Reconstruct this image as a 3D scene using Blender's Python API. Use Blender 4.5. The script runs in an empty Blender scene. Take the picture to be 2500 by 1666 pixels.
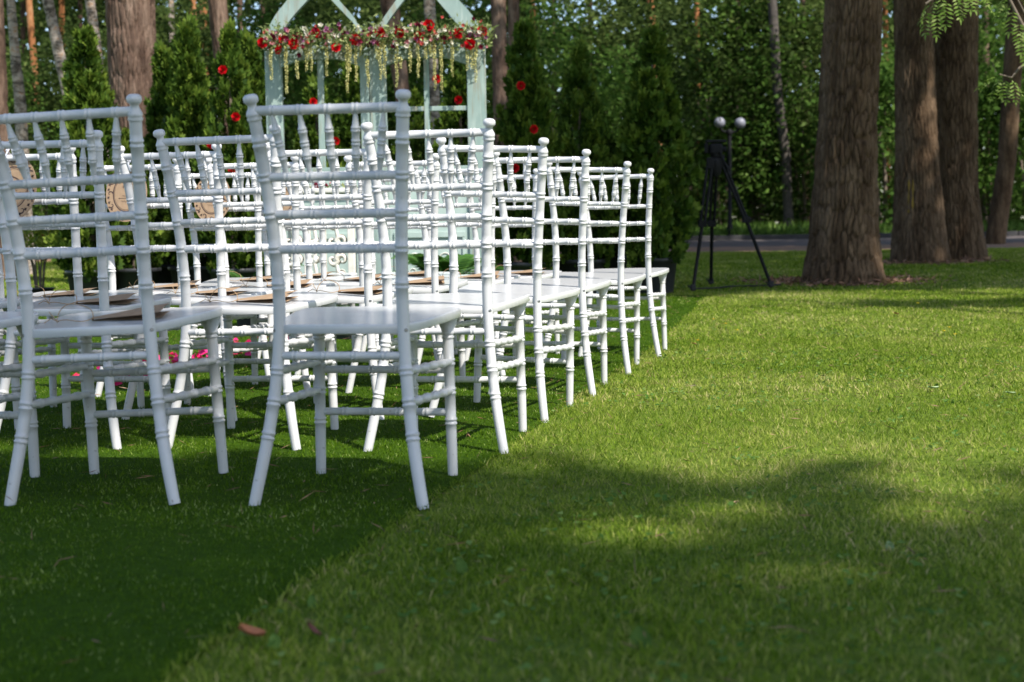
import bpy, bmesh, math, random
import numpy as np
from mathutils import Matrix, Vector

R = math.radians
sc = bpy.context.scene
col = sc.collection
rng = np.random.default_rng(7)
random.seed(7)

# ---------------------------------------------------------------- camera
CAM_H, PITCH, ROLL, FPX = 0.600, R(4.17), R(-0.86), 3472.2
cam = bpy.data.cameras.new('camera')
cam.lens, cam.sensor_width = 50.0, 36.0
cam.clip_start, cam.clip_end = 0.05, 400.0
cam.dof.use_dof = True
cam.dof.focus_distance = 4.9
cam.dof.aperture_fstop = 4.8
camo = bpy.data.objects.new('camera', cam)
col.objects.link(camo)
camo.matrix_world = (Matrix.Translation((0, 0, CAM_H)) @ Matrix.Rotation(math.pi/2 - PITCH, 4, 'X')
                     @ Matrix.Rotation(ROLL, 4, 'Z'))
sc.camera = camo

# ---------------------------------------------------------------- light
SUN_EL = R(50.0)
SUN_H = np.array([0.66, -0.75]); SUN_H /= np.linalg.norm(SUN_H)     # towards the sun, on the ground
K = 1.0/math.tan(SUN_EL)
wd = bpy.data.worlds.new('World'); sc.world = wd; wd.use_nodes = True
nt = wd.node_tree
sky = nt.nodes.new('ShaderNodeTexSky'); sky.sky_type = 'NISHITA'; sky.sun_disc = False
sky.sun_elevation = SUN_EL
sky.sun_rotation = math.atan2(SUN_H[0], SUN_H[1])
bg = nt.nodes['Background']; bg.inputs['Strength'].default_value = 0.138
nt.links.new(sky.outputs[0], bg.inputs[0])
sun = bpy.data.lights.new('sun', 'SUN'); sun.energy = 4.3; sun.angle = R(0.53); sun.color = (1.0, 0.955, 0.88)
suno = bpy.data.objects.new('sun', sun); col.objects.link(suno)
suno.rotation_euler = Vector((SUN_H[0]*math.cos(SUN_EL), SUN_H[1]*math.cos(SUN_EL), math.sin(SUN_EL))).to_track_quat('Z', 'Y').to_euler()
suno.location = (6, -7, 12)
sc.view_settings.view_transform = 'Standard'; sc.view_settings.look = 'None'
sc.view_settings.exposure = 0.82; sc.view_settings.gamma = 1.0; sc.view_settings.use_curve_mapping = False
sc.cycles.max_bounces = 4; sc.cycles.diffuse_bounces = 3; sc.cycles.glossy_bounces = 2; sc.cycles.transmission_bounces = 2; sc.cycles.transparent_max_bounces = 2
sc.cycles.caustics_reflective = False; sc.cycles.caustics_refractive = False

# ---------------------------------------------------------------- helpers
def P(u, v, Y):
    """point at ground distance Y that the photograph shows at pixel (u, v) of 2500x1666"""
    du, dv = u-1250.0, v-833.0
    a = du*math.cos(ROLL)+dv*math.sin(ROLL); b = -du*math.sin(ROLL)+dv*math.cos(ROLL)
    x, zc = a/FPX, -b/FPX
    dy = math.cos(PITCH)+zc*math.sin(PITCH); dz = -math.sin(PITCH)+zc*math.cos(PITCH)
    k = Y/dy
    return Vector((x*k, Y, CAM_H+dz*k))

GY = [-80, 8.0, 12.3, 13, 17, 24, 28, 40, 90]
GZ = [0, 0, .115, .145, .223, .313, .475, .70, 1.2]
def gz(y): return np.interp(y, GY, GZ)

def tag(o, label, cat, group=None, kind=None):
    o['label'] = label; o['category'] = cat
    if group: o['group'] = group
    if kind: o['kind'] = kind
    return o
def empty(name, loc=(0, 0, 0), rz=0):
    o = bpy.data.objects.new(name, None); col.objects.link(o)
    o.empty_display_size = .1; o.location = loc; o.rotation_euler = (0, 0, rz)
    return o
def link(name, me, mat=None, parent=None, loc=None, rot=None, scale=None):
    o = bpy.data.objects.new(name, me); col.objects.link(o)
    if mat is not None and not me.materials: me.materials.append(mat)
    if parent is not None: o.parent = parent
    if loc is not None: o.location = loc
    if rot is not None: o.rotation_euler = rot
    if scale is not None: o.scale = scale
    return o
def copy_tree(o, parent=None):
    c = o.copy(); col.objects.link(c); c.parent = parent
    for ch in list(o.children): copy_tree(ch, c)
    return c

class MB:
    """collects vertices and faces for ONE mesh object"""
    def __init__(s): s.v, s.f, s.sm = [], [], []
    def add(s, vs, fs, smooth=True):
        b = len(s.v); s.v.extend([tuple(map(float, p)) for p in vs])
        s.f.extend([tuple(i+b for i in f) for f in fs]); s.sm.extend([smooth]*len(fs))
        return s
    def tube(s, path, rad, n=12, cap=True):
        p = np.array(path, float); r = np.broadcast_to(np.array(rad, float), (len(p),))
        t = np.gradient(p, axis=0); t /= np.linalg.norm(t, axis=1)[:, None]+1e-12
        a = np.array([1, 0, 0.]) if abs(t[0][0]) < .8 else np.array([0, 1., 0])
        vs = []; u = np.cross(t[0], a); u /= np.linalg.norm(u)
        for i in range(len(p)):
            u = u-t[i]*np.dot(u, t[i]); u /= np.linalg.norm(u); w = np.cross(t[i], u)
            for k in range(n):
                q = 2*math.pi*k/n; vs.append(p[i]+r[i]*(math.cos(q)*u+math.sin(q)*w))
        fs = [(i*n+k, i*n+(k+1) % n, (i+1)*n+(k+1) % n, (i+1)*n+k) for i in range(len(p)-1) for k in range(n)]
        s.add(vs, fs)
        if cap:
            s.add(vs[:n], [tuple(range(n))[::-1]], False); s.add(vs[-n:], [tuple(range(n))], False)
        return s
    def box(s, x0, x1, y0, y1, z0, z1, bev=0.0, M=None):
        bm = bmesh.new(); bmesh.ops.create_cube(bm, size=1)
        bmesh.ops.scale(bm, vec=(x1-x0, y1-y0, z1-z0), verts=bm.verts)
        bmesh.ops.translate(bm, vec=((x0+x1)/2, (y0+y1)/2, (z0+z1)/2), verts=bm.verts)
        if bev > 0: bmesh.ops.bevel(bm, geom=list(bm.edges), offset=bev, segments=2, affect='EDGES', profile=.5)
        if M is not None: bmesh.ops.transform(bm, matrix=M, verts=bm.verts)
        bm.verts.index_update()
        s.add([v.co for v in bm.verts], [[v.index for v in f.verts] for f in bm.faces], False); bm.free()
        return s
    def prism(s, outline, y0, y1):
        """outline of (x, z) points, pushed from y0 to y1 (convex pieces only)"""
        n = len(outline); vs = [(x, y0, z) for x, z in outline]+[(x, y1, z) for x, z in outline]
        fs = [tuple(range(n)), tuple(range(2*n-1, n-1, -1))]+[(i, i+n, (i+1) % n+n, (i+1) % n) for i in range(n)]
        return s.add(vs, fs, False)
    def mesh(s, name):
        me = bpy.data.meshes.new(name); me.from_pydata(s.v, [], s.f)
        me.polygons.foreach_set('use_smooth', s.sm); me.update(); return me
    def build(s, name, mat, parent=None, **k): return link(name, s.mesh(name), mat, parent, **k)

def polymesh(name, verts, faces_n, nper, tint=None, smooth=False):
    """fast mesh of many equal faces: verts (N*nper,3) in face order when faces_n is None"""
    me = bpy.data.meshes.new(name)
    nv = len(verts); me.vertices.add(nv); me.vertices.foreach_set('co', np.ascontiguousarray(verts, np.float32).ravel())
    idx = np.arange(nv, dtype=np.int32) if faces_n is None else faces_n.ravel().astype(np.int32)
    nf = len(idx)//nper
    me.loops.add(len(idx)); me.loops.foreach_set('vertex_index', idx)
    me.polygons.add(nf); me.polygons.foreach_set('loop_start', np.arange(nf, dtype=np.int32)*nper)
    if smooth: me.polygons.foreach_set('use_smooth', np.ones(nf, bool))
    me.update(calc_edges=True)
    if tint is not None:
        at = me.attributes.new('tint', 'FLOAT', 'FACE'); at.data.foreach_set('value', np.ascontiguousarray(tint, np.float32))
    return me
def unit(a): return a/(np.linalg.norm(a, axis=-1, keepdims=True)+1e-9)
def leaves(c, d, nrm, L, W, fold=.15, mid=.45):
    """N folded leaf shapes: base, side, tip, side (one quad each)"""
    d = unit(d); s = unit(np.cross(d, nrm)); n = np.cross(s, d)
    L = np.asarray(L)[:, None] if np.ndim(L) else L
    W = np.asarray(W)[:, None] if np.ndim(W) else W
    a = c; b = c+d*L*mid+s*W*.5+n*W*fold; t = c+d*L; e = c+d*L*mid-s*W*.5+n*W*fold
    return np.stack([a, b, t, e], 1).reshape(-1, 3)
def rdir(n, up=0.0):
    v = rng.normal(size=(n, 3)); v[:, 2] += up; return unit(v)

def hsh(ix, iy, s=0):
    h = np.sin(ix*127.1+iy*311.7+s*74.7)*43758.5453
    return h-np.floor(h)
def vnoise(x, y, s=0):
    ix, iy = np.floor(x), np.floor(y); fx, fy = x-ix, y-iy
    fx = fx*fx*(3-2*fx); fy = fy*fy*(3-2*fy)
    return ((hsh(ix, iy, s)*(1-fx)+hsh(ix+1, iy, s)*fx)*(1-fy)+(hsh(ix, iy+1, s)*(1-fx)+hsh(ix+1, iy+1, s)*fx)*fy)
def fbm(x, y, s=0, o=4):
    r = 0; a = .5
    for k in range(o): r = r+a*vnoise(x*2**k, y*2**k, s+k); a *= .5
    return r

# ---------------------------------------------------------------- materials
def mat(name, build):
    m = bpy.data.materials.new(name); m.use_nodes = True
    n = m.node_tree; b = n.nodes['Principled BSDF']; build(n, b); return m
def N(n, t, **k):
    x = n.nodes.new(t)
    for a, v in k.items(): setattr(x, a, v)
    return x
def noise(n, scale, detail=4, rough=.55, coord='Object', sx=(1, 1, 1), dist=0.0):
    tc = N(n, 'ShaderNodeTexCoord'); mp = N(n, 'ShaderNodeMapping'); mp.inputs['Scale'].default_value = sx
    tx = N(n, 'ShaderNodeTexNoise'); tx.inputs['Scale'].default_value = scale; tx.inputs['Detail'].default_value = detail
    tx.inputs['Roughness'].default_value = rough; tx.inputs['Distortion'].default_value = dist
    n.links.new(tc.outputs[coord], mp.inputs[0]); n.links.new(mp.outputs[0], tx.inputs['Vector']); return tx
def ramp(n, src, stops):
    r = N(n, 'ShaderNodeValToRGB'); e = r.color_ramp.elements
    while len(e) < len(stops): e.new(.5)
    for k, (p, c) in enumerate(stops): e[k].position = p; e[k].color = (*c, 1)
    n.links.new(src, r.inputs[0]); return r
def mixc(n, f, a, b):
    m = N(n, 'ShaderNodeMix', data_type='RGBA')
    for sk, v in ((0, f), (6, a), (7, b)):
        if hasattr(v, 'is_output'): n.links.new(v, m.inputs[sk])
        elif sk == 0: m.inputs[sk].default_value = v
        else: m.inputs[sk].default_value = (*v, 1)
    return m.outputs[2]
def bump(n, b, src, st, dist=.01):
    x = N(n, 'ShaderNodeBump'); x.inputs['Strength'].default_value = st; x.inputs['Distance'].default_value = dist
    n.links.new(src, x.inputs['Height']); n.links.new(x.outputs[0], b.inputs['Normal'])
def plain(name, c, rough=.5, c2=None, scale=20, st=0.0, sx=(1, 1, 1), spec=.5, metal=0, dist=.003):
    def f(n, b):
        b.inputs['Roughness'].default_value = rough; b.inputs['Specular IOR Level'].default_value = spec
        b.inputs['Metallic'].default_value = metal
        t = noise(n, scale, sx=sx)
        r = ramp(n, t.outputs[0], [(.3, c), (.7, c2 or tuple(x*.82 for x in c))])
        n.links.new(r.outputs[0], b.inputs['Base Color'])
        if st: bump(n, b, t.outputs[0], st, dist)
    return mat(name, f)
def leafmat(name, stops, trans=.35, rough=.5, big=None, spec=.3):
    """per-leaf tint along a ramp, part of the light passing through"""
    m = bpy.data.materials.new(name); m.use_nodes = True; n = m.node_tree
    b = n.nodes['Principled BSDF']; out = n.nodes['Material Output']
    at = N(n, 'ShaderNodeAttribute', attribute_name='tint')
    r = ramp(n, at.outputs['Fac'], stops); c = r.outputs[0]
    if big:
        t = noise(n, big[0], 2); g = ramp(n, t.outputs[0], [(.35, (1, 1, 1)), (.65, big[1])])
        mx = N(n, 'ShaderNodeMix', data_type='RGBA', blend_type='MULTIPLY'); mx.inputs[0].default_value = 1
        n.links.new(c, mx.inputs[6]); n.links.new(g.outputs[0], mx.inputs[7]); c = mx.outputs[2]
    n.links.new(c, b.inputs['Base Color']); b.inputs['Roughness'].default_value = rough; b.inputs['Specular IOR Level'].default_value = spec
    tr = N(n, 'ShaderNodeBsdfTranslucent'); n.links.new(c, tr.inputs[0])
    ms = N(n, 'ShaderNodeMixShader'); ms.inputs[0].default_value = trans
    n.links.new(b.outputs[0], ms.inputs[1]); n.links.new(tr.outputs[0], ms.inputs[2]); n.links.new(ms.outputs[0], out.inputs[0])
    return m

def worn(n, c0, c1, sx=(1, 1, 1)):
    t = noise(n, 9, 5, sx=sx); r = ramp(n, t.outputs[0], [(.35, c0), (.75, c1)])
    sp = noise(n, 95, 2, rough=.4); k = ramp(n, sp.outputs[0], [(.72, (0, 0, 0)), (.76, (.55, .55, .55))])      # small scuffs and chips
    o = mixc(n, k.outputs[0], r.outputs[0], (.30, .28, .26))
    oi = N(n, 'ShaderNodeObjectInfo'); v = ramp(n, oi.outputs['Random'], [(0, (.95, .95, .945)), (1, (1.0, 1.0, 1.0))])
    m = N(n, 'ShaderNodeMix', data_type='RGBA', blend_type='MULTIPLY'); m.inputs[0].default_value = 1
    n.links.new(o, m.inputs[6]); n.links.new(v.outputs[0], m.inputs[7]); return m.outputs[2]
def _white(n, b):
    n.links.new(worn(n, (.60, .595, .59), (.545, .54, .535)), b.inputs['Base Color']); b.inputs['Roughness'].default_value = .36
    t2 = noise(n, 60, 3, sx=(1, 1, .15)); bump(n, b, t2.outputs[0], .06, .002)
WHITE = mat('white_lacquer', _white)
def _seat(n, b):
    n.links.new(worn(n, (.64, .635, .63), (.59, .585, .58), (1, 5, 1)), b.inputs['Base Color']); b.inputs['Roughness'].default_value = .18
    t2 = noise(n, 26, 3, sx=(1, 6, 1)); bump(n, b, t2.outputs[0], .10, .002)
SEAT = mat('white_seat_gloss', _seat)
STEEL = plain('screw_steel', (.30, .30, .31), .35, metal=.9)
def _mint(n, b):
    t = noise(n, 26, 6, sx=(1, 1, .07), rough=.7); base = noise(n, 5, 3)
    c = ramp(n, base.outputs[0], [(.3, (.285, .36, .33)), (.7, (.20, .285, .26))])
    w = ramp(n, t.outputs[0], [(.53, (0, 0, 0)), (.62, (1, 1, 1))])
    o = mixc(n, w.outputs[0], c.outputs[0], (.23, .24, .19))
    t3 = noise(n, 40, 4, sx=(1, 1, .12)); l = ramp(n, t3.outputs[0], [(.55, (0, 0, 0)), (.7, (.5, .5, .5))])
    o = mixc(n, l.outputs[0], o, (.40, .47, .43))
    n.links.new(o, b.inputs['Base Color']); b.inputs['Roughness'].default_value = .6; bump(n, b, t.outputs[0], .35, .004)
MINT = mat('mint_distressed_paint', _mint)
MINTLIGHT = plain('mint_pale_paint', (.40, .48, .44), .55, (.31, .40, .36), 12, .2, (1, 1, .2))
CREAM = plain('antique_white_paint', (.78, .76, .70), .5, (.62, .57, .48), 14, .2)
RUST = plain('brown_edge_paint', (.16, .06, .025), .6)
KRAFT = plain('kraft_board', (.36, .25, .16), .95, (.30, .205, .13), 60, .15, spec=.04)
PRINT = plain('dark_brown_print', (.045, .022, .02), .7)
TWINE = plain('jute_twine', (.42, .27, .14), .9, (.25, .15, .07), 200, .4)
RIBBON = plain('white_satin_ribbon', (.82, .80, .84), .35)
POT = plain('black_plastic_pot', (.022, .023, .026), .45, (.035, .036, .04), 30, .1)
BLACK = plain('black_anodised_metal', (.006, .006, .007), .7, (.010, .010, .011), 30, spec=.18)
RUBBER = plain('black_rubber', (.01, .01, .011), .75)
GLOBE = plain('opal_globe', (.22, .22, .26), .4, (.19, .19, .23), 3)  # opal white greyed, with the shade on the globes in the colour
SOIL = plain('pot_soil', (.05, .032, .02), .95, (.09, .06, .035), 40, .8)
def pine_bark(name, a, b2, c):
    def f(n, b):
        t = noise(n, 5, 6, sx=(1.4, 1.4, .35), rough=.65); t2 = noise(n, 34, 4, sx=(1, 1, .4), rough=.7)
        r = ramp(n, t.outputs[0], [(.36, a), (.5, b2), (.64, c)])
        m = ramp(n, t2.outputs[0], [(.3, (.62, .62, .62)), (.7, (1.15, 1.12, 1.1))])
        mx = N(n, 'ShaderNodeMix', data_type='RGBA', blend_type='MULTIPLY'); mx.inputs[0].default_value = 1
        n.links.new(r.outputs[0], mx.inputs[6]); n.links.new(m.outputs[0], mx.inputs[7])
        n.links.new(mx.outputs[2], b.inputs['Base Color']); b.inputs['Roughness'].default_value = .9; b.inputs['Specular IOR Level'].default_value = .15
        bump(n, b, t2.outputs[0], .8, .02)
    return mat(name, f)
BARK_DARK = pine_bark('old_pine_bark', (.056, .034, .019), (.112, .072, .042), (.170, .114, .070))
BARK_RED = pine_bark('reddish_pine_bark', (.060, .037, .027), (.130, .084, .062), (.235, .165, .125))
BARK_ORANGE = pine_bark('orange_pine_bark', (.16, .06, .025), (.34, .14, .055), (.45, .24, .12))
def _birch(n, b):
    t = noise(n, 11, 6, sx=(.8, .8, 1.2), rough=.75); t2 = noise(n, 12, 5, sx=(.4, .4, 2.2), rough=.75)
    r = ramp(n, t.outputs[0], [(.38, (.055, .042, .034)), (.47, (.20, .155, .12)), (.55, (.40, .35, .31)), (.64, (.30, .16, .07))])
    w = ramp(n, t2.outputs[0], [(.38, (1, 1, 1)), (.46, (0, 0, 0))])
    o = mixc(n, w.outputs[0], r.outputs[0], (.04, .034, .03))
    n.links.new(o, b.inputs['Base Color']); b.inputs['Roughness'].default_value = .85; bump(n, b, t.outputs[0], .6, .02)
BIRCH = mat('flaky_birch_bark', _birch)
SHADEDBIRCH = plain('shaded_birch_bark', (.095, .078, .066), .9, (.035, .03, .026), 9, .5, (.7, .7, 1.6))  # darker copy of the birch bark, shade painted into its tone
BRANCH = plain('grey_branch_bark', (.17, .13, .095), .9, (.10, .08, .055), 30, .4)
YELLOWPAINT = plain('yellow_marking_paint', (.34, .20, .012), .8, (.16, .10, .02), 22, .3, (1, 1, .3))

GRASS = leafmat('lawn_blades', [(0, (.072, .130, .012)), (.35, (.190, .272, .030)), (.64, (.295, .340, .064)), (.87, (.42, .41, .14)), (1, (.52, .43, .21))], .32, .7, (.7, (.78, .86, .6)), .0)
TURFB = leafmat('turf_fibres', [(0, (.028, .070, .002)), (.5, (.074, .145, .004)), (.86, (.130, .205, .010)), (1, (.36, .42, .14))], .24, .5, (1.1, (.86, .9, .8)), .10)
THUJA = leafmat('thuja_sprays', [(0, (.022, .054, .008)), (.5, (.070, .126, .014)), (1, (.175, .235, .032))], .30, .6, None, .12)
LIME = leafmat('lime_foliage', [(0, (.10, .16, .015)), (.6, (.22, .28, .025)), (1, (.36, .36, .05))], .3)
DECID = leafmat('broad_leaves', [(0, (.040, .092, .015)), (.5, (.102, .188, .033)), (.85, (.165, .262, .052)), (1, (.23, .32, .09))], .45, .6, (.5, (.6, .66, .6)), .08)
DARKF = leafmat('deep_wood_leaves', [(0, (.044, .074, .019)), (.5, (.095, .142, .036)), (.85, (.15, .20, .055)), (1, (.21, .25, .08))], .45, .7, (.16, (.36, .40, .36)), .05)
PINEN = leafmat('pine_needles', [(0, (.018, .040, .016)), (1, (.045, .075, .025))], .12)
ROWANL = leafmat('rowan_leaves', [(0, (.065, .125, .016)), (.6, (.145, .225, .036)), (1, (.27, .33, .11))], .42, .6, None, .1)
FERNL = leafmat('fern_fronds', [(0, (.03, .10, .02)), (1, (.09, .20, .035))], .35)
CLOVER = leafmat('clover_leaves', [(0, (.05, .12, .02)), (.6, (.11, .20, .045)), (1, (.20, .28, .08))], .3, .7, None, .03)
LITTER = leafmat('dry_needle_litter', [(0, (.10, .05, .03)), (.6, (.22, .11, .065)), (1, (.34, .20, .12))], .05)
GARL = leafmat('garland_greenery', [(0, (.06, .105, .025)), (.5, (.17, .22, .06)), (1, (.36, .40, .16))], .25)
AMAR = leafmat('amaranth_tassels', [(0, (.50, .46, .15)), (1, (.74, .70, .34))], .2, .7)
ROSE = leafmat('red_rose_petals', [(0, (.40, .002, .006)), (1, (.68, .006, .014))], .15, .5)
PETAL = leafmat('pink_petals', [(0, (.45, .004, .02)), (.5, (.66, .012, .13)), (1, (.80, .05, .26))], .25)
FLOW = {k: leafmat('blossom_'+k, [(0, a), (1, b)], .22) for k, (a, b) in dict(
    ivory=((.62, .58, .46), (.80, .78, .66)), blush=((.55, .20, .22), (.70, .34, .36)), mauve=((.22, .06, .14), (.42, .16, .28)),
    burgundy=((.12, .004, .02), (.26, .01, .05)), coral=((.55, .08, .07), (.70, .18, .14))).items()}

# ---------------------------------------------------------------- ground
TE0, TE1 = P(611, 1530, 2.1), P(1806, 733, 11.6)           # two points of the turf's lawn-side edge
def ground_at(u, v):
    a = P(u, v, 1.0); d = (a.z-CAM_H)
    return np.array([a.x*(-CAM_H/d), -CAM_H/d])
ga, gb = ground_at(611, 1530), ground_at(1116, 1179)
EX = (gb[0]-ga[0])/(gb[1]-ga[1])
def turf_x(y): return ga[0]+(y-ga[1])*EX+.035*np.sin(y*2.1)*.3
TURF_END = 11.7

def sheet(name, xs, ys, zf, m):
    X, Y = np.meshgrid(xs, ys); V = np.c_[X.ravel(), Y.ravel(), zf(X, Y).ravel()]
    nx, ny = len(xs), len(ys); i = np.arange((ny-1)*(nx-1)); r, c = i//(nx-1), i % (nx-1)
    F = np.stack([r*nx+c, r*nx+c+1, (r+1)*nx+c+1, (r+1)*nx+c], 1)
    return link(name, polymesh(name, V, F, 4, smooth=True), m)
def _lawn(n, b):
    t = noise(n, .8, 3); t2 = noise(n, 22, 5, rough=.7); t3 = noise(n, 2.3, 3)
    r = ramp(n, t2.outputs[0], [(.3, (.060, .098, .012)), (.55, (.115, .165, .022)), (.75, (.20, .20, .06))])
    w = ramp(n, t3.outputs[0], [(.62, (0, 0, 0)), (.75, (.6, .6, .6))])
    n.links.new(mixc(n, w.outputs[0], r.outputs[0], (.15, .115, .06)), b.inputs['Base Color'])
    b.inputs['Roughness'].default_value = .95; b.inputs['Specular IOR Level'].default_value = .1; bump(n, b, t2.outputs[0], .6, .02)
LAWN = mat('lawn_soil_and_thatch', _lawn)
xs = np.r_[np.linspace(-90, -14, 14), np.linspace(-12, 12, 49), np.linspace(14, 90, 14)]
ys = np.r_[np.linspace(-60, 0, 12), np.linspace(1, 24.3, 60), np.linspace(24.5, 30, 12), np.linspace(32, 120, 20)]
lawn = sheet('lawn', xs, ys, lambda X, Y: gz(Y)-np.where((Y > 24.0) & (Y < 28.2), .02, 0)+0*X, LAWN)
tag(lawn, 'wide mown lawn running from the chairs to the woods', 'lawn', kind='structure')
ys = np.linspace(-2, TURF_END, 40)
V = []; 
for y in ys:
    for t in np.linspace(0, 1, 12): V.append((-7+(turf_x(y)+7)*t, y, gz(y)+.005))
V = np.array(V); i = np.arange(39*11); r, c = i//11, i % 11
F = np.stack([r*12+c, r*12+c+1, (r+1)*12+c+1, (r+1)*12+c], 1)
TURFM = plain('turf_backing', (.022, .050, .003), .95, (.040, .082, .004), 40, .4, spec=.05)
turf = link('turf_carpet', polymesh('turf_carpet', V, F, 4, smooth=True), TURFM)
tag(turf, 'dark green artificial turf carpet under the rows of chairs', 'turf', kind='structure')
ROADM = plain('asphalt', (.095, .076, .07), .9, (.068, .054, .05), 6, .4)
road = sheet('path', np.linspace(-60, 60, 40), np.linspace(25.2, 28.05, 8), lambda X, Y: gz(Y)+.004+0*X, ROADM)
tag(road, 'grey paved path crossing behind the trees', 'path', kind='structure')
DIRTM = plain('bare_reddish_soil', (.26, .14, .085), .95, (.16, .10, .055), 5, .5)
soil = sheet('soil', np.linspace(-60, 60, 80), np.linspace(23.1, 25.3, 6), lambda X, Y: gz(Y)+.008+.012*fbm(X*2, Y*2, 3)-.006, DIRTM)
tag(soil, 'strip of bare reddish soil along the path', 'soil', kind='structure')
KERBM = plain('granite_kerb', (.05, .048, .048), .9, (.03, .029, .03), 8, .3)  # stone darkened: the shade along the kerb is put into its colour
for k in range(40):
    x = -40+k*2.0; m = MB().box(0, 1.985, 0, .16, 0, .24, .012)
    if k == 0:
        kerb = empty('kerb'); tag(kerb, 'low shaded stone kerb along the far side of the path', 'kerb', kind='structure')
        KM = m.mesh('kerb_stone'); KM.materials.append(KERBM)
    link('kerb_stone', KM, None, kerb, (x, 28.05+random.uniform(-.006, .006), .475-.14))

# ---------------------------------------------------------------- grass
def blades(xy, h, w, lean, tint, tri, base):
    n = len(xy); a = rng.uniform(0, 2*math.pi, n); s = np.c_[np.cos(a), np.sin(a), np.zeros(n)]
    l = rng.uniform(0, 2*math.pi, n); q = np.c_[np.cos(l), np.sin(l), np.zeros(n)]*(h*lean)[:, None]
    b = np.c_[xy, base]; up = np.zeros((n, 3)); up[:, 2] = 1
    hh = h[:, None]; ww = w[:, None]
    tip = b+q+up*hh*np.sqrt(np.maximum(.1, 1-np.minimum(lean, .95)**2))[:, None]
    if tri: return np.stack([b-s*ww/2, b+s*ww/2, tip], 1).reshape(-1, 3)
    mid = b+q*.35+up*hh*.55
    return np.stack([b-s*ww/2, b+s*ww/2, mid+s*ww*.42, tip], 1).reshape(-1, 3), np.stack([b-s*ww/2, mid+s*ww*.42, tip, mid-s*ww*.42], 1)
def scatter(y0, y1, dens, inside):
    xm = .42*y1+1.1; A = 2*xm*(y1-y0); n = int(A*dens)
    x = rng.uniform(-xm, xm, n); y = rng.uniform(y0, y1, n)
    k = (np.abs(x) < .42*y+1.1) & inside(x, y)
    return np.c_[x[k], y[k]]
def grass(name, bands, inside, hr, leanr, m, drybias):
    T, Q, tT, tQ = [], [], [], []
    for (y0, y1, dens, w, hs, quad) in bands:
        xy = scatter(y0, y1, dens, inside); n = len(xy)
        pat = fbm(xy[:, 0]*1.3, xy[:, 1]*1.3, 11, 3); pat2 = fbm(xy[:, 0]*7, xy[:, 1]*7, 5, 3)
        k = rng.uniform(size=n) < np.clip(.45+pat2*1.1, .25, 1); xy, pat, pat2 = xy[k], pat[k], pat2[k]; n = len(xy)
        h = rng.uniform(*hr, n)*hs*(.65+.75*pat2); lean = np.abs(rng.normal(leanr, .22, n)).clip(0, .95)
        tint = np.clip(rng.normal(.42, .24 if drybias > .9 else .27, n)+(pat-.45)*.75*drybias+(pat2-.45)*.55+(rng.uniform(size=n) < .05*drybias)*.5, 0, 1)
        base = gz(xy[:, 1])+.003
        ww = w*rng.uniform(.7, 1.3, n)
        if quad:
            a = rng.uniform(0, 2*math.pi, n); s = np.c_[np.cos(a), np.sin(a), np.zeros(n)]*ww[:, None]
            l = rng.uniform(0, 2*math.pi, n); q = np.c_[np.cos(l), np.sin(l), np.zeros(n)]*(h*lean)[:, None]
            b = np.c_[xy, base]; up = np.zeros((n, 3)); up[:, 2] = h*np.sqrt(1-lean**2)
            mid = b+q*.32+up*.6; tip = b+q+up
            Q.append(np.stack([b-s/2, b+s/2, mid+s*.42, mid-s*.42], 1).reshape(-1, 3)); tQ.append(tint)
            T.append(np.stack([mid-s*.42, mid+s*.42, tip], 1).reshape(-1, 3)); tT.append(tint)
        else:
            T.append(blades(xy, h, ww, lean, tint, True, base)); tT.append(tint)
    vt = np.concatenate(T); nt_ = len(vt)//3
    vq = np.concatenate(Q) if Q else np.zeros((0, 3)); nq = len(vq)//4
    me = bpy.data.meshes.new(name); me.vertices.add(len(vt)+len(vq))
    me.vertices.foreach_set('co', np.concatenate([vt, vq]).astype(np.float32).ravel())
    me.loops.add(len(vt)+len(vq)); me.loops.foreach_set('vertex_index', np.arange(len(vt)+len(vq), dtype=np.int32))
    me.polygons.add(nt_+nq)
    me.polygons.foreach_set('loop_start', np.r_[np.arange(nt_)*3, len(vt)+np.arange(nq)*4].astype(np.int32))
    me.update(calc_edges=True)
    at = me.attributes.new('tint', 'FLOAT', 'FACE')
    at.data.foreach_set('value', np.concatenate(tT+tQ).astype(np.float32))
    return link(name, me, m)
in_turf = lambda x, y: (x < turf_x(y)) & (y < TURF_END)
in_lawn = lambda x, y: ((x > turf_x(y)-.012) | (y > TURF_END)) & (y < 23.3+.8*(fbm(x*.9, x*0+3, 8, 3)-.4))
g1 = grass('lawn_grass', [(1.3, 3.0, 21000, .0026, .9, True), (3.0, 5.0, 17000, .0028, .95, False), (5.0, 8.0, 9000, .0048, 1.0, False),
                          (8.0, 12.0, 4800, .0075, 1.05, False), (12.0, 24.1, 1500, .014, 1.15, False)], in_lawn, (.009, .027), .70, GRASS, 1.0)
tag(g1, 'short sunlit lawn grass with straw-coloured blades beside the turf', 'grass', kind='stuff')
g2 = grass('turf_grass', [(1.3, 3.0, 34000, .0022, .85, False), (3.0, 5.2, 20000, .0030, 1.0, False), (5.2, 8.0, 9500, .0045, 1.0, False),
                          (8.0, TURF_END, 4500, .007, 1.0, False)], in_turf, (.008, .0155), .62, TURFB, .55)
tag(g2, 'dense dark green fibres of the artificial turf', 'turf', kind='stuff')

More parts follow.
